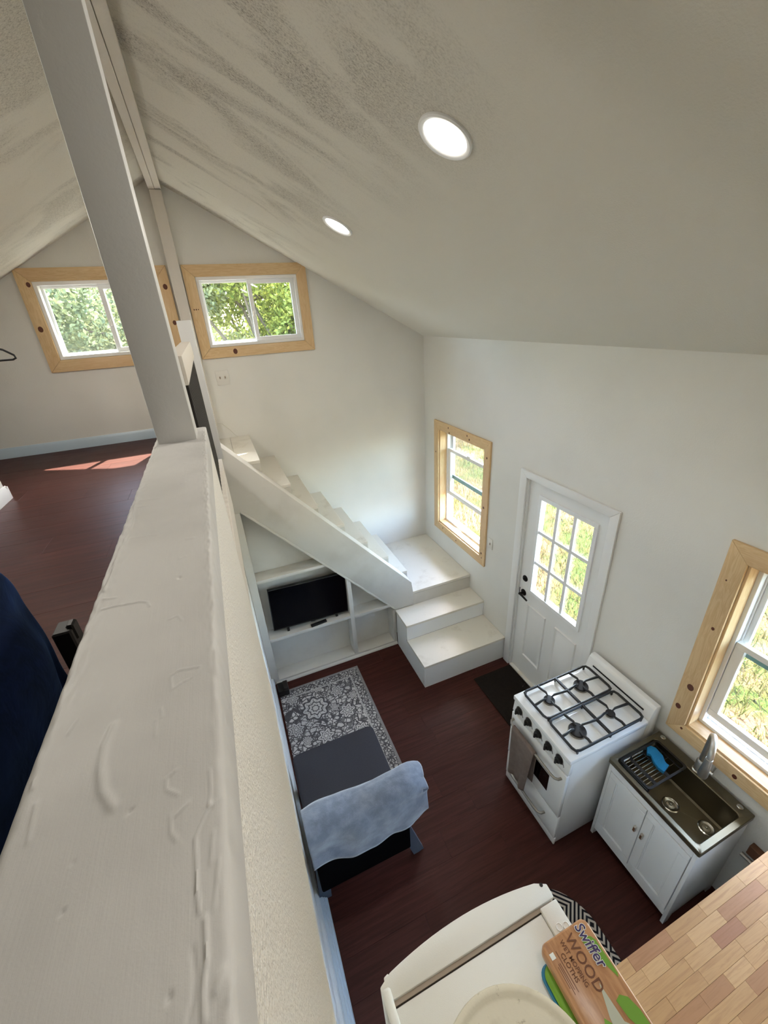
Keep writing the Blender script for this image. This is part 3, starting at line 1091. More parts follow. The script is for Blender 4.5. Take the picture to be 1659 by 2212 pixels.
for zz in (0.25, 1.04, 1.78):
    obj('hinge', MB().tube([(dx0 - 0.004, D1[0] + 0.012, zz - 0.045), (dx0 - 0.004, D1[0] + 0.012, zz + 0.045)], 0.005, 8), 'bronze', dr)
for nm, lo, hi in (('jamb', (XW, D1[0] + 0.001, 0), (XW + WT, D1[0] + 0.011, 2.03)), ('jamb', (XW, D1[1] - 0.011, 0), (XW + WT, D1[1] - 0.001, 2.03)), ('head_jamb', (XW, D1[0] + 0.001, 2.029), (XW + WT, D1[1] - 0.001, 2.039))):
    obj(nm, box(lo, hi), 'door_paint', dr)
for nm, p in (('casing_leg', [(1.589, 0), (1.655, 0), (1.655, 2.040), (1.589, 2.100)]), ('casing_leg', [(2.455, 0), (2.531, 0), (2.531, 2.100), (2.455, 2.040)]), ('casing_head', [(1.655, 2.041), (2.455, 2.041), (2.531, 2.101), (1.589, 2.101)])):
    obj(nm, MB().prism(p, 'x', XW - 0.019, XW - 0.0005, 0.003), 'door_paint', dr)
obj('threshold', MB().box((XW - 0.01, D1[0] + 0.012, 0.0), (XW + 0.075, D1[1] - 0.012, 0.019), 0.004), 'plate_white', dr)

# ------------------------------------------------------------------ stairs
TR = [(0.214, 2.282), (0.425, 2.028), (0.632, 1.773), (0.858, 1.525), (1.075, 1.279), (1.285, 1.045), (1.490, 0.804)]
LZ = 0.628
YS, YI = 3.213, 3.365
st = thing('staircase', 'white closed stairs climbing along the gable wall to the loft', 'stairs', (1.0, 3.8, 0), kind='structure')
xs_prev = -0.113
for i, (x, z) in enumerate(TR):
    zl = TR[i + 1][1] if i < 6 else LZ
    if i == 0:
        obj('tread', box((xs_prev, YI, z - 0.028), (0.030, YG - 0.001, z), 0.002), 'tread', st)
        obj('tread', box((0.0315, YI, z - 0.028), (x, YG - 0.001, z), 0.002), 'tread', st)
    else:
        obj('tread', box((TR[i - 1][0] - 0.016, YI, z - 0.028), (x, YG - 0.001, z), 0.002), 'tread', st)
    obj('riser', box((x - 0.016, YI + 0.001, zl), (x - 0.002, YG - 0.001, z - 0.0285)), 'joinery', st)
saw = [(-0.113, 0.0), (-0.113, 2.253)]
for i, (x, z) in enumerate(TR):
    zl = TR[i + 1][1] if i < 6 else LZ
    saw += [(x - 0.003, z - 0.029), (x - 0.003, zl - 0.029)]
saw += [(XW - 0.002, LZ - 0.031), (XW - 0.002, 0.0)]
obj('side_panel', MB().prism(saw, 'y', YI + 0.0005, YI + 0.018), 'joinery', st)
obj('top_riser', box((-0.113, YI, 2.283), (-0.1125 + 0.012, YG - 0.001, LOFT), 0.001), 'joinery', st)
obj('stringer', MB().prism([(-0.113, 2.48), (-0.06, 2.48), (1.466, 0.755), (1.483, LZ + 0.001), (1.483, 0.46), (1.272, 0.46), (-0.02, 1.921), (-0.113, 1.921)], 'y', YS, YI, 0.002), 'joinery', st)
obj('stringer_lip', MB().prism([(-0.022, 1.945), (1.262, 0.497), (1.252, 0.482), (-0.022, 1.918)], 'y', YS - 0.006, YS - 0.0003, 0.001), 'joinery', st)
obj('landing_board', box((1.272, YS + 0.001, LZ - 0.03), (XW - 0.002, YG - 0.001, LZ), 0.002), 'tread', st)
obj('landing_riser', box((1.4835, YS, 0.0), (XW - 0.002, YS + 0.018, LZ - 0.0305)), 'joinery', st)

# built-in shelves under the stringer
bk = thing('under_stair_shelves', 'white built-in shelving bay under the slanted stringer', 'shelves', (0.6, 3.29, 0), kind='structure')
obj('stile', box((-0.098, YS, 0), (-0.030, YI - 0.001, 1.9205), 0.002), 'joinery', bk)
obj('stile', box((1.236, YS, 0), (1.271, YI - 0.001, 0.4595), 0.002), 'joinery', bk)
obj('shelf', MB().prism([(-0.0295, 1.212), (0.612, 1.212), (0.585, 1.243), (-0.0295, 1.243)], 'y', YS + 0.002, YI - 0.001, 0.0015), 'joinery', bk)
obj('shelf', box((-0.0295, YS + 0.002, 0.532), (0.7765, YI - 0.001, 0.566), 0.0015), 'joinery', bk)
obj('shelf', box((0.8185, YS + 0.002, 0.518), (1.2355, YI - 0.001, 0.552), 0.0015), 'joinery', bk)
obj('divider', MB().prism([(0.777, 0.046), (0.818, 0.046), (0.818, 0.972), (0.777, 1.018)], 'y', YS + 0.001, YI - 0.001, 0.0015), 'joinery', bk)
obj('bottom_board', box((-0.0295, YS + 0.001, 0.0), (1.2355, YI - 0.001, 0.0455), 0.0015), 'joinery', bk)
obj('base_moulding', MB().prism([(YS, 0.0), (YS - 0.016, 0.0), (YS - 0.015, 0.010), (YS - 0.008, 0.022), (YS, 0.028)], 'x', -0.06, 1.268), 'joinery', bk)

# two low steps in front of the landing
sb = thing('step_box', 'low white box of two steps below the landing', 'steps', (1.73, 2.88, 0))
obj('lower_tread', box((1.268, 2.543, 0.248), (XW - 0.003, 2.934, 0.273), 0.002), 'tread', sb)
obj('upper_tread', box((1.268, 2.931, 0.435), (XW - 0.003, YS - 0.002, 0.460), 0.002), 'tread', sb)
obj('lower_riser', box((1.270, 2.545, 0.001), (XW - 0.005, 2.562, 0.2478)), 'cabinet_white', sb)
obj('upper_riser', box((1.270, 2.934, 0.2735), (XW - 0.005, 2.951, 0.4348)), 'cabinet_white', sb)
obj('side_panel', MB().prism([(2.5625, 0.001), (YS - 0.018, 0.001), (YS - 0.018, 0.4345), (2.9515, 0.4345), (2.9515, 0.2475), (2.5625, 0.2475)], 'x', 1.270, 1.288), 'cabinet_white', sb)

# ------------------------------------------------------------------ ceiling lamps
nrm_r = Vector((-SLP, 0, -1)).normalized()


def downlight(x, y, label):
    z = ceil_z(x)
    c = Vector((x, y, z))
    nrm = nrm_r if x > RIDX else Vector((SLP, 0, -1)).normalized()
    t = thing('recessed_lamp', label, 'ceiling lamp', c, 'recessed ceiling lamps')
    obj('trim_ring', MB().lathe([(0.093, -0.001), (0.093, 0.006), (0.088, 0.010), (0.078, 0.008), (0.074, 0.004), (0.074, -0.001)], c, nrm, 40), 'vinyl', t)
    obj('diffuser', MB().lathe([(0.0735, 0.000), (0.0735, 0.003), (0.05, 0.005), (0.01, 0.0055)], c, nrm, 32), 'lamp', t)
    ld = bpy.data.lights.new('lamp_light', 'AREA')
    ld.shape = 'DISK'
    ld.size = 0.14
    ld.energy = LAMP_W
    ld.color = (1.0, 0.95, 0.87)
    lo = bpy.data.objects.new('lamp_light', ld)
    C.objects.link(lo)
    lo.parent = t
    lo.location = nrm * 0.012
    lo.rotation_euler = nrm.to_track_quat('-Z', 'Y').to_euler()


downlight(0.842, 1.472, 'bright round ceiling lamp nearest the top of the picture')
downlight(0.869, 2.776, 'bright round ceiling lamp farther away above the stairs')
downlight(-1.092, 2.776, 'added unseen fill lamp in the loft ceiling nearest the gable windows')  # both loft lamps are out of view, added to brighten the room
downlight(-1.092, 1.472, 'added unseen fill lamp in the middle of the loft ceiling')
downlight(0.85, 0.17, 'added unseen fill lamp in the ceiling over the kitchen')  # added outside the view as fill light, continuing the lamp row


# ------------------------------------------------------------------ gas range
SX0, SX1, SY0, SY1, SZ = 1.446, 2.075, 1.028, 1.538, 0.905
rg = thing('gas_range', 'white four-burner gas range with black grates beside the door', 'stove', ((SX0 + SX1) / 2, (SY0 + SY1) / 2, 0))
obj('body', box((SX0 + 0.022, SY0 + 0.003, 0.02), (SX1, SY1 - 0.003, 0.865), 0.004, 2), 'enamel', rg)
for (fx, fy) in ((SX0 + 0.06, SY0 + 0.04), (SX0 + 0.06, SY1 - 0.04), (SX1 - 0.05, SY0 + 0.04), (SX1 - 0.05, SY1 - 0.04)):
    obj('foot', MB().lathe([(0.016, 0), (0.016, 0.012), (0.010, 0.021)], (fx, fy, 0), n=12), 'black_plastic', rg)
obj('kick_panel', box((SX0 + 0.008, SY0, 0.012), (SX0 + 0.022, SY1, 0.078), 0.003, 2), 'enamel', rg)
cp = obj('control_panel', MB().prism([(SX0, 0.762), (SX0 + 0.030, 0.762), (SX0 + 0.030, 0.868), (SX0 + 0.010, 0.868)], 'y', SY0, SY1, 0.003), 'enamel', rg)
for i, yy in enumerate((1.477, 1.384, 1.292, 1.200, 1.108)):
    c0 = Vector((SX0 + 0.005, yy, 0.815))
    nn = Vector((-1, 0, 0.09)).normalized()
    kb = obj('knob', MB().lathe([(0.026, 0), (0.026, 0.003), (0.021, 0.005), (0.020, 0.020), (0.016, 0.024)], c0, nn, 20), 'black_plastic', cp)
    obj('grip', MB().box((-0.007, -0.019, -0.006), (0.007, 0.019, 0.006), 0.002).__class__().box((SX0 - 0.034, yy - 0.006, 0.798), (SX0 - 0.016, yy + 0.006, 0.836), 0.003), 'black_plastic', kb)
    obj('dial_ring', MB().lathe([(0.031, 0), (0.031, 0.0012), (0.0265, 0.0014)], c0, nn, 24), 'steel', cp)
    for kx in range(3):
        obj('mark', box((SX0 + 0.001, yy - 0.042 + kx * 0.004, 0.795 + kx * 0.007), (SX0 + 0.0035, yy - 0.038 + kx * 0.004, 0.799 + kx * 0.007)), 'black_plastic', cp)
od = obj('oven_door', box((SX0 - 0.004, SY0 + 0.002, 0.330), (SX0 + 0.0215, SY1 - 0.002, 0.752), 0.005, 2), 'enamel', rg)
obj('oven_window', box((SX0 - 0.0062, 1.146, 0.440), (SX0 - 0.0042, 1.420, 0.600), 0.001), 'dark_glass', od)


def bar_handle(yc0, yc1, z, parent):
    obj('handle', MB().tube([(SX0 + 0.002, yc0, z), (SX0 - 0.025, yc0 + 0.004, z), (SX0 - 0.040, yc0 + 0.020, z), (SX0 - 0.044, yc0 + 0.05, z), (SX0 - 0.044, yc1 - 0.05, z), (SX0 - 0.040, yc1 - 0.020, z), (SX0 - 0.025, yc1 - 0.004, z), (SX0 + 0.002, yc1, z)], 0.0085, 12), 'steel', parent)


bar_handle(1.062, 1.512, 0.697, od)
dw = obj('drawer', box((SX0, SY0 + 0.002, 0.086), (SX0 + 0.0215, SY1 - 0.002, 0.320), 0.005, 2), 'enamel', rg)
bar_handle(1.135, 1.455, 0.215, dw)
# cooktop with four shallow wells
ct = MB().box((SX0 - 0.004, SY0 - 0.002, 0.868), (SX1, SY1 + 0.002, SZ), 0.006, 2)
top = obj('cooktop', ct, 'enamel', rg)
BUR = [(1.618, 1.398, 0.036), (1.892, 1.398, 0.048), (1.619, 1.156, 0.052), (1.893, 1.158, 0.029)]
for (bx_, by_, r) in BUR:
    w = 0.125
    h = 0.108

    def well(u, v, bx_=bx_, by_=by_):
        x, y = bx_ + (u - 0.5) * 2 * w, by_ + (v - 0.5) * 2 * h
        q = max(abs(u - 0.5) * 2, abs(v - 0.5) * 2)
        rr = math.hypot((u - 0.5) * 2, (v - 0.5) * 2)
        e = min(1.0, (1 - q) / 0.12)
        lip = math.sin(min(1, e) * PI) * 0.004
        cone = max(0.0, 1 - rr / 0.75) * 0.006
        return (x, y, SZ + 0.0008 + lip + (cone if q < 0.9 else 0))
    obj('burner_well', MB().grid(well, 24, 24), 'enamel', top, ang=60)
    bb_ = obj('burner', MB().lathe([(r * 1.05, 0), (r * 1.05, 0.010), (r * 0.85, 0.012)], (bx_, by_, SZ + 0.004), n=28), 'steel', rg)
    obj('burner_cap', MB().lathe([(r * 0.98, 0), (r * 0.98, 0.006), (r * 0.92, 0.009), (0.002, 0.010)], (bx_, by_, SZ + 0.0162), n=28), 'burner_black', bb_)
GZ = 0.934


def grate(y0, y1, cols):
    x0, x1 = 1.495, 2.050
    g = obj('grate', MB().tube([(x0 + 0.03, y0, GZ), (x1 - 0.03, y0, GZ), (x1 - 0.008, y0 + 0.008, GZ), (x1, y0 + 0.03, GZ), (x1, y1 - 0.03, GZ), (x1 - 0.008, y1 - 0.008, GZ), (x1 - 0.03, y1, GZ), (x0 + 0.03, y1, GZ), (x0 + 0.008, y1 - 0.008, GZ), (x0, y1 - 0.03, GZ), (x0, y0 + 0.03, GZ), (x0 + 0.008, y0 + 0.008, GZ)], 0.0085, 8, closed=True), 'iron', rg)
    xm = (x0 + x1) / 2
    obj('cross_bar', MB().bar((xm, y0, GZ + 0.001), (xm, y1, GZ + 0.001), 0.014, 0.016), 'iron', g)
    for (bx_, by_, r) in cols:
        for (ex, ey) in ((bx_, y0), (bx_, y1)):
            s = 1 if ey > by_ else -1
            obj('finger', MB().tube([(ex, ey, GZ), (ex, ey - s * 0.03, GZ + 0.006), (bx_ + 0.01 * s, by_ + s * 0.045, GZ + 0.006), (bx_ + 0.004 * s, by_ + s * 0.022, GZ + 0.003)], [0.0085, 0.0085, 0.0075, 0.0045], 8), 'iron', g)
        for (ex, s) in ((x0 if bx_ < xm else x1, -1 if bx_ < xm else 1), (xm, 1 if bx_ < xm else -1)):
            obj('finger', MB().tube([(ex, by_, GZ), (ex - s * 0.03, by_, GZ + 0.006), (bx_ + s * 0.045, by_ + 0.008, GZ + 0.006), (bx_ + s * 0.022, by_ + 0.004, GZ + 0.003)], [0.0085, 0.0085, 0.0075, 0.0045], 8), 'iron', g)
    for (fx, fy) in ((x0 + 0.02, y0 + 0.004), (x0 + 0.02, y1 - 0.004), (x1 - 0.02, y0 + 0.004), (x1 - 0.02, y1 - 0.004), (xm, y0 + 0.002), (xm, y1 - 0.002)):
        obj('grate_foot', MB().box((fx - 0.006, fy - 0.005, SZ), (fx + 0.006, fy + 0.005, GZ), 0.001), 'iron', g)


grate(1.047, 1.272, [BUR[2], BUR[3]])
grate(1.284, 1.512, [BUR[0], BUR[1]])
bg = obj('backguard', MB().prism([(SX1 - 0.004, 0.88), (SX1 + 0.026, 0.985), (SX1 + 0.040, 1.004), (SX1 + 0.075, 1.004), (SX1 + 0.085, 0.985), (SX1 + 0.085, 0.1), (SX1 - 0.004, 0.1)], 'y', SY0 + 0.001, SY1 - 0.001, 0.003), 'enamel', rg)
obj('vent_slot', MB().prism([(SX1 + 0.0085, 0.936), (SX1 + 0.0115, 0.9465), (SX1 + 0.0135, 0.945), (SX1 + 0.0105, 0.9345)], 'y', SY0 + 0.055, SY1 - 0.055), 'black_plastic', bg)

# towel over the oven handle
tw = MB()


def towel_front(u, v):
    zt, zb = 0.7075, 0.275 + 0.05 * (1 - u) * 0.6
    yy = 1.462 - u * 0.215
    yy = yy + (1.35 - yy) * 0.30 * v
    z = zt + (zb - zt) * v
    x = SX0 - 0.0565 - 0.014 * v - 0.010 * math.sin(u * 9 + 0.5) * v - 0.006 * math.sin(u * 17) * v
    if v < 0.03:
        x = SX0 - 0.050
        z = 0.7095
    return (x, yy, z)


def towel_back(u, v):
    zt, zb = 0.7075, 0.36
    yy = 1.462 - u * 0.215
    yy = yy + (1.37 - yy) * 0.12 * v
    z = zt + (zb - zt) * v
    x = SX0 - 0.0315 + 0.010 * v + 0.004 * math.sin(u * 8) * v
    if v < 0.03:
        x = SX0 - 0.038
        z = 0.7095
    return (x, yy, z)


tw.grid(towel_front, 26, 28)
tw.grid(towel_back, 26, 20)
n0 = len(tw.v)
for i in range(26):
    tw.f.append((i, i + 1, 27 * 29 + i + 1, 27 * 29 + i))
o = obj('dish_towel', tw, 'towel', ang=80)
md = o.modifiers.new('thickness', 'SOLIDIFY')
md.thickness = 0.004
md.offset = 1.0
tag(o, 'taupe dish towel hanging over the oven door handle', 'towel')

# ------------------------------------------------------------------ sink cabinet
KX0, KX1, KY0, KY1 = 1.747, 2.168, 0.468, 0.995
sc_ = thing('sink_cabinet', 'white two-door sink base cabinet with short feet', 'cabinet', (1.96, 0.73, 0))
for (a, b2) in ((KY0, KY0 + 0.018), (KY1 - 0.018, KY1)):
    obj('side_panel', MB().prism([(KX0 + 0.004, 0.0), (KX0 + 0.045, 0.0), (KX0 + 0.06, 0.07), (KX1 - 0.06, 0.07), (KX1 - 0.045, 0.0), (KX1, 0.0), (KX1, 0.755), (KX0 + 0.004, 0.755)], 'y', a, b2, 0.001), 'cabinet_white', sc_)
obj('top_rail', box((KX0 + 0.002, KY0 + 0.0185, 0.700), (KX0 + 0.020, KY1 - 0.0185, 0.755), 0.001), 'cabinet_white', sc_)
obj('bottom_rail', box((KX0 + 0.004, KY0 + 0.0185, 0.072), (KX0 + 0.020, KY1 - 0.0185, 0.118), 0.001), 'cabinet_white', sc_)
obj('floor_panel', box((KX0 + 0.021, KY0 + 0.0185, 0.10), (KX1 - 0.012, KY1 - 0.0185, 0.118)), 'cabinet_white', sc_)
obj('back_panel', box((KX1 - 0.010, KY0 + 0.0185, 0.10), (KX1, KY1 - 0.0185, 0.755)), 'cabinet_white', sc_)
ym = (KY0 + KY1) / 2
for (a, b2, s) in ((KY0 + 0.0215, ym - 0.002, 1), (ym + 0.002, KY1 - 0.0215, -1)):
    d = obj('door', frame_rect('x', a, b2, 0.1215, 0.695, 0.048, KX0, KX0 + 0.018), 'cabinet_white', sc_)
    obj('door_panel', box((KX0 + 0.007, a + 0.047, 0.168), (KX0 + 0.013, b2 - 0.047, 0.650)), 'cabinet_white', d)
    obj('panel_bead', frame_rect('x', a + 0.048, b2 - 0.048, 0.169, 0.649, 0.007, KX0 + 0.003, KX0 + 0.0075), 'cabinet_white', d)
    yk = b2 - 0.020 if s == 1 else a + 0.020
    h = obj('pull', box((KX0 - 0.018, yk - 0.007, 0.462), (KX0 - 0.0005, yk + 0.007, 0.504), 0.002), 'nickel', d)
    obj('pull_inlay', box((KX0 - 0.0195, yk - 0.005, 0.468), (KX0 - 0.0182, yk + 0.005, 0.498)), 'brown_pull', h)


def rrect(x0, x1, y0, y1, r, z, n=6):
    pts = []
    for (cx, cy, a0) in ((x1 - r, y1 - r, 0), (x0 + r, y1 - r, 90), (x0 + r, y0 + r, 180), (x1 - r, y0 + r, 270)):
        for k in range(n + 1):
            a = math.radians(a0 + 90 * k / n)
            pts.append((cx + r * math.cos(a), cy + r * math.sin(a), z))
    return pts


def skin(loops, cap0=True, cap1=True):
    mb = MB()
    n = len(loops[0])
    vs = [p for lp in loops for p in lp]
    fs = [(i * n + k, i * n + (k + 1) % n, (i + 1) * n + (k + 1) % n, (i + 1) * n + k) for i in range(len(loops) - 1) for k in range(n)]
    if cap0:
        fs.append(tuple(range(n - 1, -1, -1)))
    if cap1:
        fs.append(tuple((len(loops) - 1) * n + k for k in range(n)))
    return mb.add(vs, fs)


BX0, BX1, BY0, BY1 = 1.772, 2.104, 0.494, 0.975
sk = obj('sink', skin([rrect(BX0 - 0.004, BX1 + 0.004, BY0 - 0.004, BY1 + 0.004, 0.022, 0.755), rrect(KX0 - 0.004, KX1 + 0.006, KY0 - 0.008, KY1 + 0.008, 0.008, 0.757), rrect(KX0 - 0.004, KX1 + 0.006, KY0 - 0.008, KY1 + 0.008, 0.008, 0.788), rrect(KX0 - 0.001, KX1 + 0.003, KY0 - 0.005, KY1 + 0.005, 0.008, 0.791),
                       rrect(BX0 - 0.004, BX1 + 0.004, BY0 - 0.004, BY1 + 0.004, 0.022, 0.790), rrect(BX0, BX1, BY0, BY1, 0.020, 0.786), rrect(BX0 + 0.004, BX1 - 0.004, BY0 + 0.004, BY1 - 0.004, 0.020, 0.605), rrect(BX0 + 0.014, BX1 - 0.014, BY0 + 0.014, BY1 - 0.014, 0.016, 0.596)], cap0=False), 'sink_steel', ang=40)
tag(sk, 'deep stainless steel sink basin set in the white cabinet', 'sink')
for (cx, cy, r, nm) in ((1.965, 0.728, 0.040, 'drain'), (2.028, 0.566, 0.036, 'drain')):
    d = obj('drain', MB().lathe([(r * 1.15, 0), (r * 1.15, 0.003), (r, 0.006), (r * 0.9, 0.003), (r * 0.6, 0.0015), (r * 0.55, 0.004), (r * 0.2, 0.005), (r * 0.15, 0.012), (0.002, 0.013)], (cx, cy, 0.597), n=28), 'chrome', sk)
for (cx, cy) in ((2.150, 0.962), (2.145, 0.520)):
    obj('hole_cap', MB().lathe([(0.015, 0), (0.015, 0.003), (0.010, 0.006), (0.002, 0.0065)], (cx, cy, 0.791), n=20), 'chrome', sk)

fc = thing('faucet', 'brushed nickel gooseneck faucet with pull-down spray head', 'faucet', (2.140, 0.742, 0.791))
fx, fy = 2.138, 0.742
obj('base', MB().lathe([(0.027, 0), (0.027, 0.006), (0.022, 0.010), (0.022, 0.085), (0.016, 0.095)], (fx, fy, 0.7912), n=24), 'nickel', fc)
hd = Vector((-0.110, -0.066, 0)).normalized()
FR = 0.064
pts = [Vector((fx, fy, 0.88)), Vector((fx, fy, 1.075))]
for k in range(1, 11):
    a = PI * k / 10
    pts.append(Vector((fx, fy, 1.075 + FR * math.sin(a))) + hd * (FR - FR * math.cos(a)))
pts.append(pts[-1] + Vector((0, 0, -0.03)))
obj('spout', MB().tube(pts, 0.0145, 14), 'nickel', fc)
he = pts[-1]
obj('spray_head', MB().tube([he + Vector((0, 0, 0.012)), he + Vector((0, 0, -0.035)), he + Vector((0, 0, -0.12)), he + Vector((0, 0, -0.135))], [0.0165, 0.019, 0.024, 0.021], 16), 'nickel', fc)
lvb = obj('handle_barrel', MB().tube([(fx, fy - 0.015, 0.845), (fx + 0.006, fy - 0.068, 0.845)], 0.0135, 14), 'nickel', fc)
obj('lever', MB().tube([(fx + 0.005, fy - 0.060, 0.850), (fx + 0.012, fy - 0.066, 0.905)], [0.0055, 0.0045], 10), 'nickel', lvb)

# dish rack hanging in the left half of the basin
rk = thing('dish_rack', 'black collapsible dish rack with steel rods over the sink', 'dish rack', (1.945, 0.878, 0.74))
RX0_, RX1_, RY0_, RY1_, RZ = 1.786, 2.098, 0.772, 0.968, 0.794
obj('rim', skin([rrect(RX0_ - 0.004, RX1_ + 0.004, RY0_, RY1_, 0.02, RZ - 0.003), rrect(RX0_ - 0.004, RX1_ + 0.004, RY0_, RY1_, 0.02, RZ + 0.004), rrect(RX0_ + 0.010, RX1_ - 0.010, RY0_ + 0.012, RY1_ - 0.012, 0.015, RZ + 0.004), rrect(RX0_ + 0.010, RX1_ - 0.010, RY0_ + 0.012, RY1_ - 0.012, 0.015, RZ - 0.003), rrect(RX0_ - 0.004, RX1_ + 0.004, RY0_, RY1_, 0.02, RZ - 0.003)], False, False), 'black_plastic', rk)
RB = 0.762
for xx in (RX0_ + 0.012, 1.866, 1.876, 1.974, 1.984, RX1_ - 0.014):
    obj('strip', box((xx - 0.006, RY0_ + 0.008, RB - 0.004), (xx + 0.006, RY1_ - 0.008, RB + 0.004), 0.001), 'black_plastic', rk)
for xx in (RX0_ + 0.012, 1.871, 1.979, RX1_ - 0.014):
    for yy in (RY0_ + 0.010, RY1_ - 0.010):
        obj('upright', box((xx - 0.005, yy - 0.003, RB - 0.004), (xx + 0.005, yy + 0.003, RZ), 0.001), 'black_plastic', rk)
rods = []
for k in range(9):
    yy = RY0_ + 0.020 + k * 0.0195
    rods.append(((RX0_ + 0.018, yy, RB + 0.002), (1.862, yy, RB + 0.002)))
    rods.append(((1.882, yy, RB + 0.002), (1.968, yy, RB + 0.002)))
    if k % 2 == 0:
        rods.append(((1.990, yy, RB + 0.002), (RX1_ - 0.02, yy, RB + 0.002)))
for yy in (RY0_ + 0.010, RY1_ - 0.010):
    for zz in (RB + 0.010, RB + 0.020):
        rods.append(((RX0_ + 0.018, yy, zz), (1.864, yy, zz)))
        rods.append(((1.879, yy, zz), (1.972, yy, zz)))
        rods.append(((1.986, yy, zz), (RX1_ - 0.02, yy, zz)))
for a, b2 in rods:
    obj('rod', MB().tube([a, b2], 0.0022, 6), 'chrome', rk)

# blue wavy sponge
sp = MB()
pts2 = []
cl = [(1.996, 0.951), (2.018, 0.925), (2.012, 0.895), (1.992, 0.868), (1.985, 0.842), (1.990, 0.820)]
L, Rr = [], []
for i, (x, y) in enumerate(cl):
    a = Vector(cl[min(i + 1, 5)]) - Vector(cl[max(i - 1, 0)])
    nn = Vector((-a.y, a.x)).normalized() * 0.033
    L.append((x + nn.x, y + nn.y))
    Rr.append((x - nn.x, y - nn.y))
o = obj('sponge', MB().prism(L + Rr[::-1], 'z', 0.7675, 0.792, 0.003), 'sponge')
tag(o, 'blue wavy kitchen sponge lying in the dish rack', 'sponge')

# pipe stub and wood scrap on the wall right of the sink
o = obj('supply_pipe', MB().tube([(2.150, 0.30, 0.50), (2.150, 0.40, 0.50), (2.150, 0.432, 0.50)], 0.012, 12), 'copper_pipe')
tag(o, 'short grey water pipe along the wall right of the sink', 'pipe')
o = obj('wall_block', box((2.150, 0.33, 0.53), (XW - 0.001, 0.42, 0.60), 0.003), 'brown_pull')
tag(o, 'small brown wood block fixed to the wall right of the sink', 'block')

# ------------------------------------------------------------------ butcher-block counter on its base
bc = thing('base_cabinet', 'white base cabinet under the butcher-block counter', 'cabinet', (1.45, 0.0, 0))
obj('carcass', box((0.775, -0.33, 0.09), (XW - 0.004, 0.285, 0.861), 0.002), 'cabinet_white', bc)
obj('toe_kick', box((0.80, -0.33, 0.0), (XW - 0.004, 0.24, 0.09)), 'cabinet_white', bc)
for k in range(3):
    a = 0.785 + k * 0.465
    d = obj('door', box((a, 0.2855, 0.11), (a + 0.455, 0.303, 0.845), 0.003), 'cabinet_white', bc)
    obj('knob', MB().lathe([(0.006, 0), (0.006, 0.012), (0.013, 0.018), (0.012, 0.026)], (a + 0.40, 0.303, 0.76), (0, 1, 0), 14), 'nickel', d)
cn = thing('countertop', 'butcher-block countertop of short maple staves at the lower right', 'countertop', (1.45, 0.0, 0.862))
rs = random.Random(11)
y = 0.327
row = 0
while y > -0.34:
    yb = y - 0.0445
    x = 0.76 - rs.uniform(0, 0.25)
    while x < XW - 0.006:
        Ls = rs.uniform(0.10, 0.30)
        a, b2 = max(x, 0.76), min(x + Ls, XW - 0.004)
        if b2 - a > 0.02:
            dz = rs.uniform(0, 0.0004)
            obj('stave', box((a + 0.0002, yb + 0.0002, 0.862), (b2 - 0.0002, y - 0.0002, 0.900 - dz), 0.0006), 'stave', cn)
        x += Ls
    y = yb

# ------------------------------------------------------------------ refrigerator and what stands on it
FZ = 1.52
fr_ = thing('refrigerator', 'white top-freezer refrigerator seen from above', 'refrigerator', (0.38, 0.15, 0))
FX0, FX1 = 0.072, 0.688
obj('body', box((FX0 + 0.004, -0.20, 0.03), (FX1 - 0.004, 0.424, FZ - 0.004), 0.006, 2), 'fridge_white', fr_)
for (a, b2) in ((0.12, -0.15), (0.64, -0.15), (0.12, 0.38), (0.64, 0.38)):
    obj('foot', MB().lathe([(0.018, 0), (0.018, 0.02), (0.012, 0.031)], (a, b2, 0), n=12), 'black_plastic', fr_)
plan = [(FX0 + 0.003, 0.440), (FX1 - 0.003, 0.440), (FX1 - 0.001, 0.452)]
for k in range(17):
    u = 1 - k / 16
    e = abs(2 * u - 1)
    plan.append((FX0 + (FX1 - FX0) * u, 0.522 - 0.034 * e ** 2.0 - (0.010 if k in (0, 16) else 0)))
plan.append((FX0 + 0.001, 0.452))
for nm, a, b2 in (('freezer_door', 1.062, FZ), ('door', 0.05, 1.052)):
    d = obj(nm, MB().prism(plan, 'z', a, b2, 0.004), 'fridge_white', fr_)
    obj('gasket', box((FX0 + 0.016, 0.4285, a + 0.014), (FX1 - 0.016, 0.4395, b2 - 0.010)), 'gasket', d)
    obj('gap_shade_strip', box((FX0 + 0.018, 0.4245, a + 0.016), (FX1 - 0.018, 0.4284, b2 - 0.016)), 'gap_dark', d)  # dark strip painted in as the shade of the gasket gap
    obj('handle', MB().prism([(FX0 + 0.02, 0.494), (FX0 + 0.045, 0.500), (FX0 + 0.040, 0.530), (FX0 + 0.024, 0.526)], 'z', a + 0.03 if nm == 'freezer_door' else b2 - 0.45, (b2 - 0.12) if nm == 'freezer_door' else b2 - 0.03, 0.003), 'fridge_white', d)
obj('door_pin', MB().lathe([(0.006, 0), (0.006, 0.0008), (0.002, 0.001)], (0.668, 0.482, FZ), n=14), 'black_plastic', fr_)
hc = obj('hinge_cover', box((0.618, 0.352, FZ - 0.0038), (0.684, 0.432, FZ + 0.012), 0.004, 2), 'fridge_white', fr_)
for (a, b2) in ((0.642, 0.372), (0.664, 0.366)):
    obj('screw_boss', MB().lathe([(0.011, 0), (0.011, 0.002), (0.009, 0.003), (0.007, 0.0012), (0.002, 0.001)], (a, b2, FZ + 0.0121), n=18), 'fridge_white', hc)
obj('side_rim', box((FX0 + 0.001, -0.19, FZ - 0.010), (FX0 + 0.028, 0.470, FZ + 0.010), 0.009, 3), 'fridge_white', fr_)

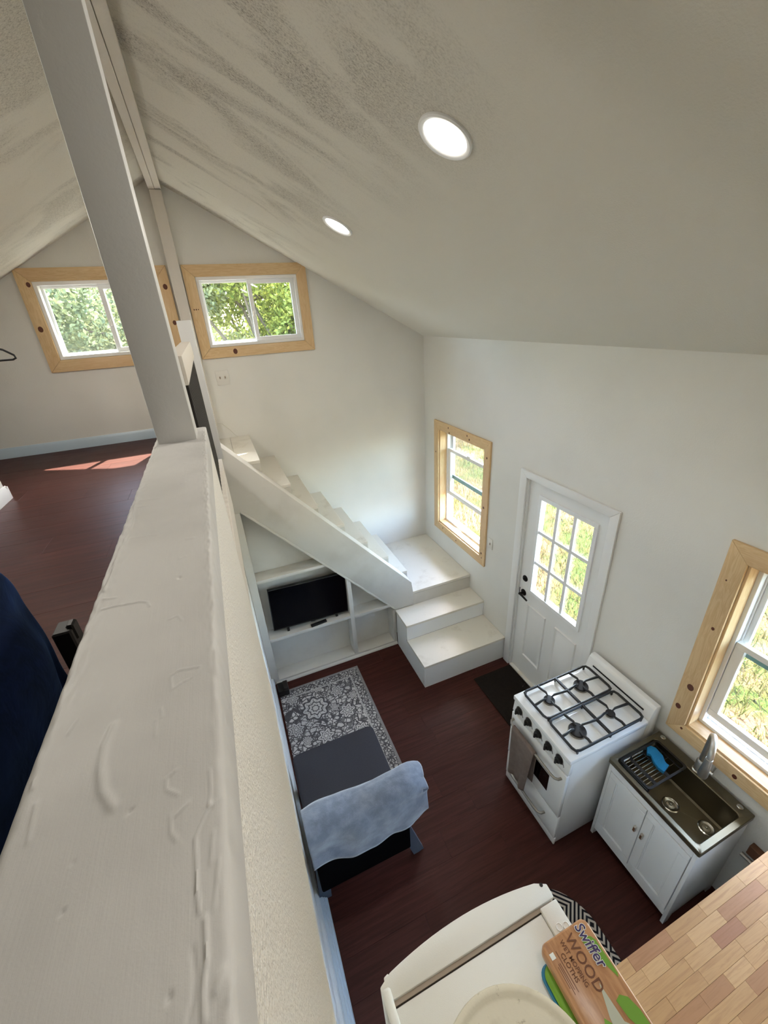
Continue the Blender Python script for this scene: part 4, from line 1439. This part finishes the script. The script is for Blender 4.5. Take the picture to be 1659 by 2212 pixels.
bk_ = thing('bucket', 'dirty white plastic bucket with a lid on the refrigerator', 'bucket', (0.268, 0.108, FZ))
bcx, bcy = 0.268, 0.108
obj('pail', MB().lathe([(0.148, 0), (0.152, 0.004), (0.166, 0.29), (0.172, 0.292), (0.172, 0.300), (0.167, 0.302), (0.168, 0.325)], (bcx, bcy, FZ - 0.0038), n=56), 'bucket', bk_)
obj('lid', MB().lathe([(0.170, 0.322), (0.178, 0.325), (0.180, 0.352), (0.177, 0.361), (0.171, 0.3632), (0.164, 0.362), (0.158, 0.358), (0.152, 0.357), (0.10, 0.3575), (0.002, 0.358)], (bcx, bcy, FZ - 0.0038), n=56), 'bucket', bk_)

gp = thing('cloth_packet', 'green and teal packet under the wood-look cloth pack', 'packet', (0.60, 0.19, FZ))
obj('packet_body', skin([rrect(0.520, 0.690, 0.030, 0.322, 0.03, FZ - 0.0036), rrect(0.516, 0.692, 0.026, 0.326, 0.03, FZ + 0.006), rrect(0.520, 0.690, 0.030, 0.322, 0.03, FZ + 0.014)]), 'teal', gp)
obj('packet_top', skin([rrect(0.523, 0.690, 0.034, 0.318, 0.03, FZ + 0.0142), rrect(0.521, 0.691, 0.032, 0.320, 0.03, FZ + 0.022), rrect(0.527, 0.688, 0.038, 0.314, 0.03, FZ + 0.026)]), 'leaf_green', gp)
pk = thing('cloth_pack', 'wood-look plastic pack of mopping cloths lying on the refrigerator', 'pack', (0.622, 0.21, FZ + 0.026))
PZ = 1.586
obj('tub', skin([rrect(0.545, 0.708, 0.064, 0.348, 0.018, FZ + 0.0262), rrect(0.541, 0.711, 0.060, 0.352, 0.020, FZ + 0.033), rrect(0.540, 0.712, 0.059, 0.353, 0.020, PZ - 0.010), rrect(0.542, 0.710, 0.061, 0.351, 0.020, PZ - 0.003), rrect(0.546, 0.706, 0.065, 0.347, 0.018, PZ)]), 'pack', pk)
TXM = Matrix(((0, 1, 0, 0), (-1, 0, 0, 0), (0, 0, 1, 0), (0, 0, 0, 1)))


def put_text(s, x, y, size, mat, dz=0.0008, bold=0.0, shear=0.0, sx=1.0, th=0.0004):
    mb = text_mb(s, size, th, bold, shear)
    mb = xf(mb, Matrix.Translation((x, y, PZ + dz)) @ TXM @ Matrix.Diagonal((sx, 1, 1, 1)))
    return obj('lettering', mb, mat, pk, recalc=False)


sw = [(0.701, 0.296), (0.694, 0.308), (0.668, 0.322), (0.662, 0.306), (0.684, 0.250), (0.698, 0.215), (0.703, 0.222)]
obj('green_swoosh', MB().prism(sw, 'z', PZ + 0.0001, PZ + 0.0005), 'leaf_green', pk)
put_text('Swiffer', 0.664, 0.345, 0.043, 'ink_white', 0.0010, 0.0022, 0.15, 0.82)
put_text('Swiffer', 0.664, 0.345, 0.043, 'ink_purple', 0.0020, 0.0004, 0.15, 0.82)
put_text('WOOD', 0.620, 0.338, 0.040, 'ink_brown', 0.0008, 0.0003, 0.0, 0.92)
put_text('WET MOPPING', 0.600, 0.336, 0.0175, 'ink_brown', 0.0008, 0.0002, 0.0, 0.86)
put_text('CLOTHS', 0.582, 0.314, 0.0175, 'ink_brown', 0.0008, 0.0002, 0.0, 0.95)
for k, (x, a, b2) in enumerate(((0.575, 0.324, 0.236), (0.568, 0.30, 0.244), (0.563, 0.30, 0.236), (0.558, 0.296, 0.25))):
    obj('print_line', box((x - 0.0008, b2, PZ + 0.0001), (x + 0.0008, a, PZ + 0.0006)), 'ink_brown', pk)
obj('badge', box((0.552, 0.312, PZ + 0.0001), (0.566, 0.326, PZ + 0.0006)), 'ink_white', pk)
obj('printed_cloth', MB().prism([(0.64, 0.228), (0.645, 0.15), (0.70, 0.10), (0.66, 0.08), (0.60, 0.10), (0.615, 0.17)], 'z', PZ + 0.0001, PZ + 0.0005), 'leaf_light', pk)
obj('printed_leaf', MB().prism([(0.655, 0.185), (0.672, 0.19), (0.690, 0.178), (0.700, 0.150), (0.704, 0.10), (0.69, 0.085), (0.675, 0.12), (0.66, 0.150)], 'z', PZ + 0.0006, PZ + 0.0010), 'leaf_green', pk)
obj('printed_leaf', MB().prism([(0.60, 0.175), (0.612, 0.16), (0.61, 0.12), (0.58, 0.10), (0.575, 0.14)], 'z', PZ + 0.0006, PZ + 0.0010), 'leaf_green', pk)

# ------------------------------------------------------------------ rugs and mats
o = obj('floral_rug', box((RX0 + 0.03, RY0, 0.0005), (RX1, RY1, 0.008), 0.002), 'floral_rug')
tag(o, 'grey floral patterned rug in front of the shelves', 'rug')
o = obj('entry_mat', box((1.748, 1.66, 0.0005), (2.176, 2.430, 0.012), 0.003), 'entry_mat')
tag(o, 'dark rectangular doormat inside the entry door', 'doormat')
pts = []
for k in range(25):
    a = PI * k / 24
    pts.append((1.088 + 0.316 * math.cos(a), 0.60 + 0.31 * math.sin(a), 0))
pts += [(0.772, 0.30, 0), (1.404, 0.30, 0)]
o = obj('kitchen_mat', MB().prism([(p[0], p[1]) for p in pts], 'z', 0.0005, 0.008), 'diamond_mat')
tag(o, 'round-ended black and cream diamond-pattern mat by the refrigerator', 'rug')

# ------------------------------------------------------------------ black chair with a plush throw
ch = thing('lounge_chair', 'armless charcoal chair facing the television', 'chair', (0.25, 1.72, 0))


def pillow(x0, x1, y0, y1, z0, z1, r, name, mat, parent, crown=0.008):
    loops = [rrect(x0 + 0.012, x1 - 0.012, y0 + 0.012, y1 - 0.012, r, z0, 5), rrect(x0, x1, y0, y1, r, z0 + 0.015, 5), rrect(x0, x1, y0, y1, r, z1 - 0.015, 5), rrect(x0 + 0.006, x1 - 0.006, y0 + 0.006, y1 - 0.006, r, z1 - 0.004, 5), rrect(x0 + 0.020, x1 - 0.020, y0 + 0.020, y1 - 0.020, r, z1, 5), rrect(x0 + 0.15, x1 - 0.15, y0 + 0.15, y1 - 0.15, r, z1 + crown, 5)]
    return obj(name, skin(loops), mat, parent, ang=60)


pillow(-0.058, 0.572, 1.440, 2.095, 0.330, 0.425, 0.045, 'seat', 'seat_fabric', ch)
obj('seat_frame', box((-0.045, 1.44, 0.255), (0.560, 2.07, 0.329), 0.01, 2), 'black_fabric', ch)
bkm = MB()
for (yy, zz) in ():
    pass
obj('backrest', MB().prism([(1.335, 0.16), (1.440, 0.16), (1.440, 0.45), (1.415, 0.80), (1.395, 0.825), (1.355, 0.825), (1.335, 0.80)], 'x', -0.050, 0.545, 0.012), 'black_fabric', ch)
for (ax, ay, bx2, by2) in ((0.500, 1.400, 0.610, 1.375), (-0.02, 1.395, -0.04, 1.385), (0.52, 2.03, 0.54, 2.06), (-0.03, 2.03, -0.04, 2.06)):
    rear = ay < 1.5
    obj('leg', MB().bar((ax, ay, 0.40 if rear else 0.26), (bx2, by2, 0.0085 if not rear else 0.001), 0.030 if rear else 0.04, 0.075 if rear else 0.04, (1, 0, 0)), 'dark_wood_leg' if rear else 'black_plastic', ch)

th = MB()
prof = [(1.452, 0.705), (1.452, 0.76), (1.446, 0.81), (1.428, 0.838), (1.395, 0.848), (1.355, 0.848), (1.325, 0.835), (1.308, 0.80), (1.302, 0.74), (1.300, 0.66), (1.299, 0.59)]


def prof_at(t):
    t *= len(prof) - 1
    i = min(int(t), len(prof) - 2)
    f = t - i
    return prof[i][0] * (1 - f) + prof[i + 1][0] * f, prof[i][1] * (1 - f) + prof[i + 1][1] * f


def throw(u, v):
    y, z = prof_at(v)
    x = -0.062 + u * (0.725)
    nzv = noise.noise((x * 7, v * 4, 3.1))
    bulge = 0.012 + 0.012 * nzv + 0.010 * math.sin(x * 11 + v * 5)
    cy, cz = 1.375, 0.70
    d = Vector((y - cy, z - cz)).normalized()
    y += d.x * bulge
    z += d.y * bulge
    if v > 0.55:                                     # uneven lower hem behind the chair
        k = (v - 0.55) / 0.45
        hem = -0.035 * math.sin(u * PI * 0.9) - 0.02 * (1 - u) + 0.02 * math.sin(u * 13)
        z += hem * k
        y -= 0.02 * k * (0.4 + nzv)
    if u > 0.82:                                     # end sags past the side of the chair
        k = (u - 0.82) / 0.18
        z -= 0.05 * k * k * (1.0 if v < 0.7 else 0.4)
        x -= 0.015 * k * abs(math.sin(v * 9))
        y += (1.385 - y) * 0.18 * k
        y += 0.012 * math.sin(v * 26) * k
    return (x, y, z)


th.grid(throw, 90, 50)
o = obj('throw_blanket', th, 'throw', ang=80)
md = o.modifiers.new('thickness', 'SOLIDIFY')
md.thickness = 0.014
md.offset = 1.0
tag(o, 'blue-grey plush throw draped over the chair back', 'blanket')

# ------------------------------------------------------------------ television, remote, small things
tv = thing('television', 'flat black television on the middle shelf under the stairs', 'television', (0.405, 3.27, 0.566))
rt = Matrix.Rotation(math.radians(2.1), 3, 'Y')
obj('cabinet', box((0.034, 3.262, 0.606), (0.778, 3.296, 1.074), 0.004, 2, rt), 'black_plastic', tv)
obj('screen', box((0.041, 3.2600, 0.620), (0.771, 3.2618, 1.067), 0.0005, 1, rt), 'screen', tv)
obj('chin_badge', box((0.385, 3.2585, 0.604), (0.430, 3.2625, 0.618), 0.001), 'black_plastic', tv)
for xx in (0.16, 0.65):
    obj('foot', box((xx - 0.012, 3.262, 0.5665), (xx + 0.012, 3.330, 0.612 + (0.40 - xx) * 0.036), 0.003), 'black_plastic', tv)
rm = thing('remote_control', 'slim black remote leaning on the shelf below the television', 'remote', (0.45, 3.228, 0.566))
rt2 = Matrix.Rotation(math.radians(6), 3, 'Z')
obj('shell', box((0.375, 3.2195, 0.567), (0.535, 3.2555, 0.585), 0.004, 2, rt2), 'black_plastic', rm)
for k in range(6):
    obj('button', box((0.39 + k * 0.023, 3.2285 + k * 0.0024, 0.585), (0.40 + k * 0.023, 3.2365 + k * 0.0024, 0.587)), 'iron', rm)

pw = thing('power_adapter', 'small black power adapter block on the floor by the shelf corner', 'adapter', (-0.015, 3.12, 0))
obj('block', box((-0.060, 3.030, 0.001), (0.040, 3.150, 0.075), 0.004, 2), 'black_plastic', pw)
obj('plug', box((-0.005, 3.02, 0.0755), (0.038, 3.120, 0.112), 0.003, 2), 'dark_steel', pw)

sw1 = thing('switch_plate', 'double switch plate below the right loft window', 'switch', (0.085, YG, 2.78))
obj('plate', box((0.030, YG - 0.006, 2.782), (0.142, YG - 0.0005, 2.908), 0.002, 2), 'plate_white', sw1)
for xx in (0.063, 0.109):
    obj('toggle', box((xx - 0.005, YG - 0.016, 2.838), (xx + 0.005, YG - 0.006, 2.858), 0.002), 'gasket', sw1)
sw2 = thing('switch_plate', 'single switch plate right of the landing window', 'switch', (XW, 2.885, 1.14))
obj('plate', box((XW - 0.006, 2.850, 1.138), (XW - 0.0005, 2.922, 1.252), 0.002, 2), 'plate_white', sw2)
obj('toggle', box((XW - 0.016, 2.881, 1.185), (XW - 0.006, 2.891, 1.207), 0.002), 'gasket', sw2)
o = obj('white_cable', MB().tube([(-0.050, YG - 0.004, 2.44), (-0.01, YG - 0.004, 2.43), (0.05, YG - 0.004, 2.36), (0.09, YG - 0.004, 2.30), (0.11, YG - 0.004, 2.286)], 0.0035, 8), 'plate_white')
tag(o, 'thin white cord slanting down the gable wall above the top stair', 'cord')

# ------------------------------------------------------------------ loft: draped chair and coat hanger
lc = thing('folding_chair', 'dark folding chair in the loft hidden under a navy blanket', 'chair', (-0.62, 0.55, LOFT))
for (a, b2, h) in ((-0.368, 0.812, 2.800), (-0.372, 0.30, 2.82), (-0.86, 0.80, 2.82), (-0.86, 0.30, 2.82)):
    obj('leg', box((a - 0.016, b2 - 0.022, LOFT), (a + 0.016, b2 + 0.022, h), 0.003), 'dark_steel', lc)
obj('seat', box((-0.86, 0.30, 2.76), (-0.40, 0.80, 2.80), 0.006), 'dark_steel', lc)
obj('hinge_clip', box((-0.362, 0.80, 2.770), (-0.349, 0.824, 2.806), 0.003), 'bronze', lc)
nv = MB()


def navy(u, v):
    a = u * 2 * PI
    z = LOFT + 0.06 + (3.02 - LOFT - 0.06) * v
    rx, ry = 0.232, 0.285
    if v > 0.80:
        k = (v - 0.80) / 0.20
        s = 1 - 0.16 * k ** 2 - 0.25 * k ** 8
        rx *= s
        ry *= s
    ca, sa = math.cos(a), math.sin(a)
    e = 0.30
    x = -0.615 + rx * math.copysign(abs(ca) ** e, ca)
    y = 0.545 + ry * math.copysign(abs(sa) ** e, sa)
    fold = 0.020 * math.sin(a * 9 + 2 * v) * (1 - v) + 0.018 * noise.noise((ca * 2, sa * 2, v * 4))
    x += fold * ca
    y += fold * sa
    z += 0.03 * noise.noise((ca * 3, sa * 3, 1.0)) * (v > 0.9)
    return (x, y, z)


nv.grid(navy, 110, 40)
rowl = 111
nv.f.append(tuple(40 * rowl + k for k in range(110)))
o = obj('navy_blanket', nv, 'navy', ang=80)
tag(o, 'dark navy fleece blanket draped over the loft chair', 'blanket')

rd = thing('closet_rod', 'thin white hanging rod beside the loft closet wall', 'rod', (-1.09, 2.4, 3.39))
obj('rod', MB().tube([(-1.085, 1.6, 3.385), (-1.085, 2.78, 3.385)], 0.012, 12), 'plate_white', rd)
for yy in (1.75, 2.50):
    obj('hanger_strap', box((-1.092, yy - 0.008, 3.385), (-1.078, yy + 0.008, ceil_z(-1.085) - 0.0005)), 'plate_white', rd)
hx, hy = -1.085, 2.62
o = obj('coat_hanger', MB().tube([(hx + 0.008, hy, 3.372), (hx + 0.016, hy, 3.390), (hx, hy, 3.403), (hx - 0.016, hy, 3.390), (hx, hy, 3.36), (hx, hy, 3.315), (hx + 0.10, hy, 3.285), (hx + 0.19, hy, 3.252), (hx + 0.225, hy, 3.225), (hx + 0.228, hy, 3.212), (hx + 0.215, hy, 3.206), (hx, hy, 3.206), (hx - 0.215, hy, 3.206), (hx - 0.228, hy, 3.212), (hx - 0.225, hy, 3.225), (hx - 0.19, hy, 3.252), (hx - 0.10, hy, 3.285), (hx, hy, 3.315)], 0.0048, 8), 'black_plastic')
tag(o, 'black plastic coat hanger at the left edge of the loft', 'hanger')

# ------------------------------------------------------------------ outdoors
GZ0 = -0.42
o = obj('ground', MB().grid(lambda u, v: (-30 + 60 * u, -20 + 60 * v, GZ0 + 0.03 * noise.noise((u * 40, v * 40, 0))), 60, 60), 'lawn', ang=180)
tag(o, 'sunlit patchy lawn outside the windows', 'lawn', kind='structure')


def blades(n, x0, x1, y0, y1, seed):
    r = np.random.default_rng(seed)
    x = x0 + (x1 - x0) * r.random(n) ** 1.2
    y = y0 + (y1 - y0) * r.random(n)
    a = r.random(n) * 2 * PI
    ln = 0.05 + 0.07 * r.random(n)
    lean = r.random(n) * 1.2 + 0.1
    w = 0.004 + 0.004 * r.random(n)
    dx, dy = np.cos(a), np.sin(a)
    V = np.zeros((n, 4, 3))
    base = np.stack([x, y, np.full(n, GZ0 - 0.01)], -1)
    side = np.stack([-dy * w, dx * w, np.zeros(n)], -1)
    tip = base + np.stack([dx * np.sin(lean) * ln, dy * np.sin(lean) * ln, np.cos(lean) * ln + 0.03], -1)
    V[:, 0], V[:, 1], V[:, 2], V[:, 3] = base - side, base + side, tip + side * 0.3, tip - side * 0.3
    F = np.arange(n * 4).reshape(n, 4)
    me = bpy.data.meshes.new('lawn_grass')
    me.from_pydata(V.reshape(-1, 3).tolist(), [], F.tolist())
    me.materials.append(MT['blades'])
    o = bpy.data.objects.new('lawn_grass', me)
    C.objects.link(o)
    return tag(o, 'short sunlit green and straw grass outside the door and windows', 'grass', kind='stuff')


blades(70000, 2.5, 9.5, -0.5, 14.0, 2)


def leaves(n, blobs, size, seed):
    r = np.random.default_rng(seed)
    per = [max(1, int(n * b[3] ** 2 / sum(q[3] ** 2 for q in blobs))) for b in blobs]
    P = []
    for (bx_, by_, bz_, br), k in zip(blobs, per):
        d = r.normal(size=(k, 3))
        d /= np.linalg.norm(d, axis=1, keepdims=True)
        rad = br * (0.55 + 0.5 * r.random(k)) ** 0.8
        P.append(np.array([bx_, by_, bz_]) + d * rad[:, None] * np.array([1, 1, 0.85]))
    P = np.concatenate(P)
    m = len(P)
    A = r.normal(size=(m, 3))
    A /= np.linalg.norm(A, axis=1, keepdims=True)
    B = np.cross(A, r.normal(size=(m, 3)))
    B /= np.linalg.norm(B, axis=1, keepdims=True)
    s = size * (0.6 + 0.8 * r.random(m))[:, None]
    V = np.stack([P - A * s, P + B * s * 0.5, P + A * s, P - B * s * 0.5], 1)
    return V.reshape(-1, 3).tolist(), np.arange(m * 4).reshape(m, 4).tolist()


def tree(x, y, h, spread, n, mat, label, seed):
    rs = random.Random(seed)
    t = thing('tree', label, 'tree', (x, y, GZ0), 'trees beyond the gable windows')
    tb = MB()
    pts = [Vector((x, y, GZ0 - 0.05))]
    for k in range(5):
        pts.append(pts[-1] + Vector((rs.uniform(-0.12, 0.12), rs.uniform(-0.12, 0.12), h * 0.15)))
    tb.tube(pts, [0.16, 0.14, 0.12, 0.10, 0.08, 0.05], 8)
    obj('trunk', tb, 'bark', t)
    blobs = []
    for k in range(26):
        a = rs.uniform(0, 2 * PI)
        s = pts[rs.randint(1, 5)]
        rr = spread * rs.uniform(0.25, 0.95)
        e = Vector((x + rr * math.cos(a), y + rr * math.sin(a), GZ0 + h * rs.uniform(0.28, 0.95)))
        mid = (s + e) / 2 + Vector((0, 0, rs.uniform(-0.1, 0.25)))
        mid2 = (mid + e) / 2 + Vector((rs.uniform(-0.15, 0.15), 0, rs.uniform(-0.15, 0.15)))
        obj('branch', MB().tube([s, mid, mid2, e], [0.05, 0.035, 0.022, 0.008], 6), 'bark', t)
        blobs.append((e.x, e.y, e.z, spread * rs.uniform(0.30, 0.46)))
    v, f = leaves(int(n * 2.5), blobs, 0.047, seed)
    me = bpy.data.meshes.new('foliage')
    me.from_pydata(v, [], f)
    me.materials.append(MT[mat])
    o = bpy.data.objects.new('foliage', me)
    C.objects.link(o)
    adopt(o, t)
    o['kind'] = 'stuff'


tree(-3.1, 10.2, 5.8, 2.0, 15000, 'foliage_b', 'tree with dark bare branches seen through the left loft window', 1)
tree(-0.9, 11.6, 6.4, 2.1, 15000, 'foliage_b', 'leafy tree seen at the right edge of the left loft window', 2)
tree(1.32, 10.4, 5.6, 1.9, 18000, 'foliage_a', 'yellow-green tree filling the left pane of the right loft window', 3)
tree(2.7, 11.4, 6.4, 2.1, 15000, 'foliage_a', 'deep green tree filling the right pane of the right loft window', 4)
tree(-5.4, 12.4, 6.4, 2.2, 9000, 'foliage_a', 'leafy tree standing farthest left beyond the gable wall', 5)
tree(4.9, 12.8, 6.4, 2.2, 9000, 'foliage_b', 'leafy tree standing farthest right beyond the gable wall', 6)
tree(-2.2, 16.2, 8.0, 3.0, 15000, 'foliage_b', 'tall pale tree standing behind the trees of the left loft window', 7)
tree(2.2, 16.0, 8.0, 3.0, 15000, 'foliage_a', 'tall green tree standing behind the trees of the right loft window', 8)
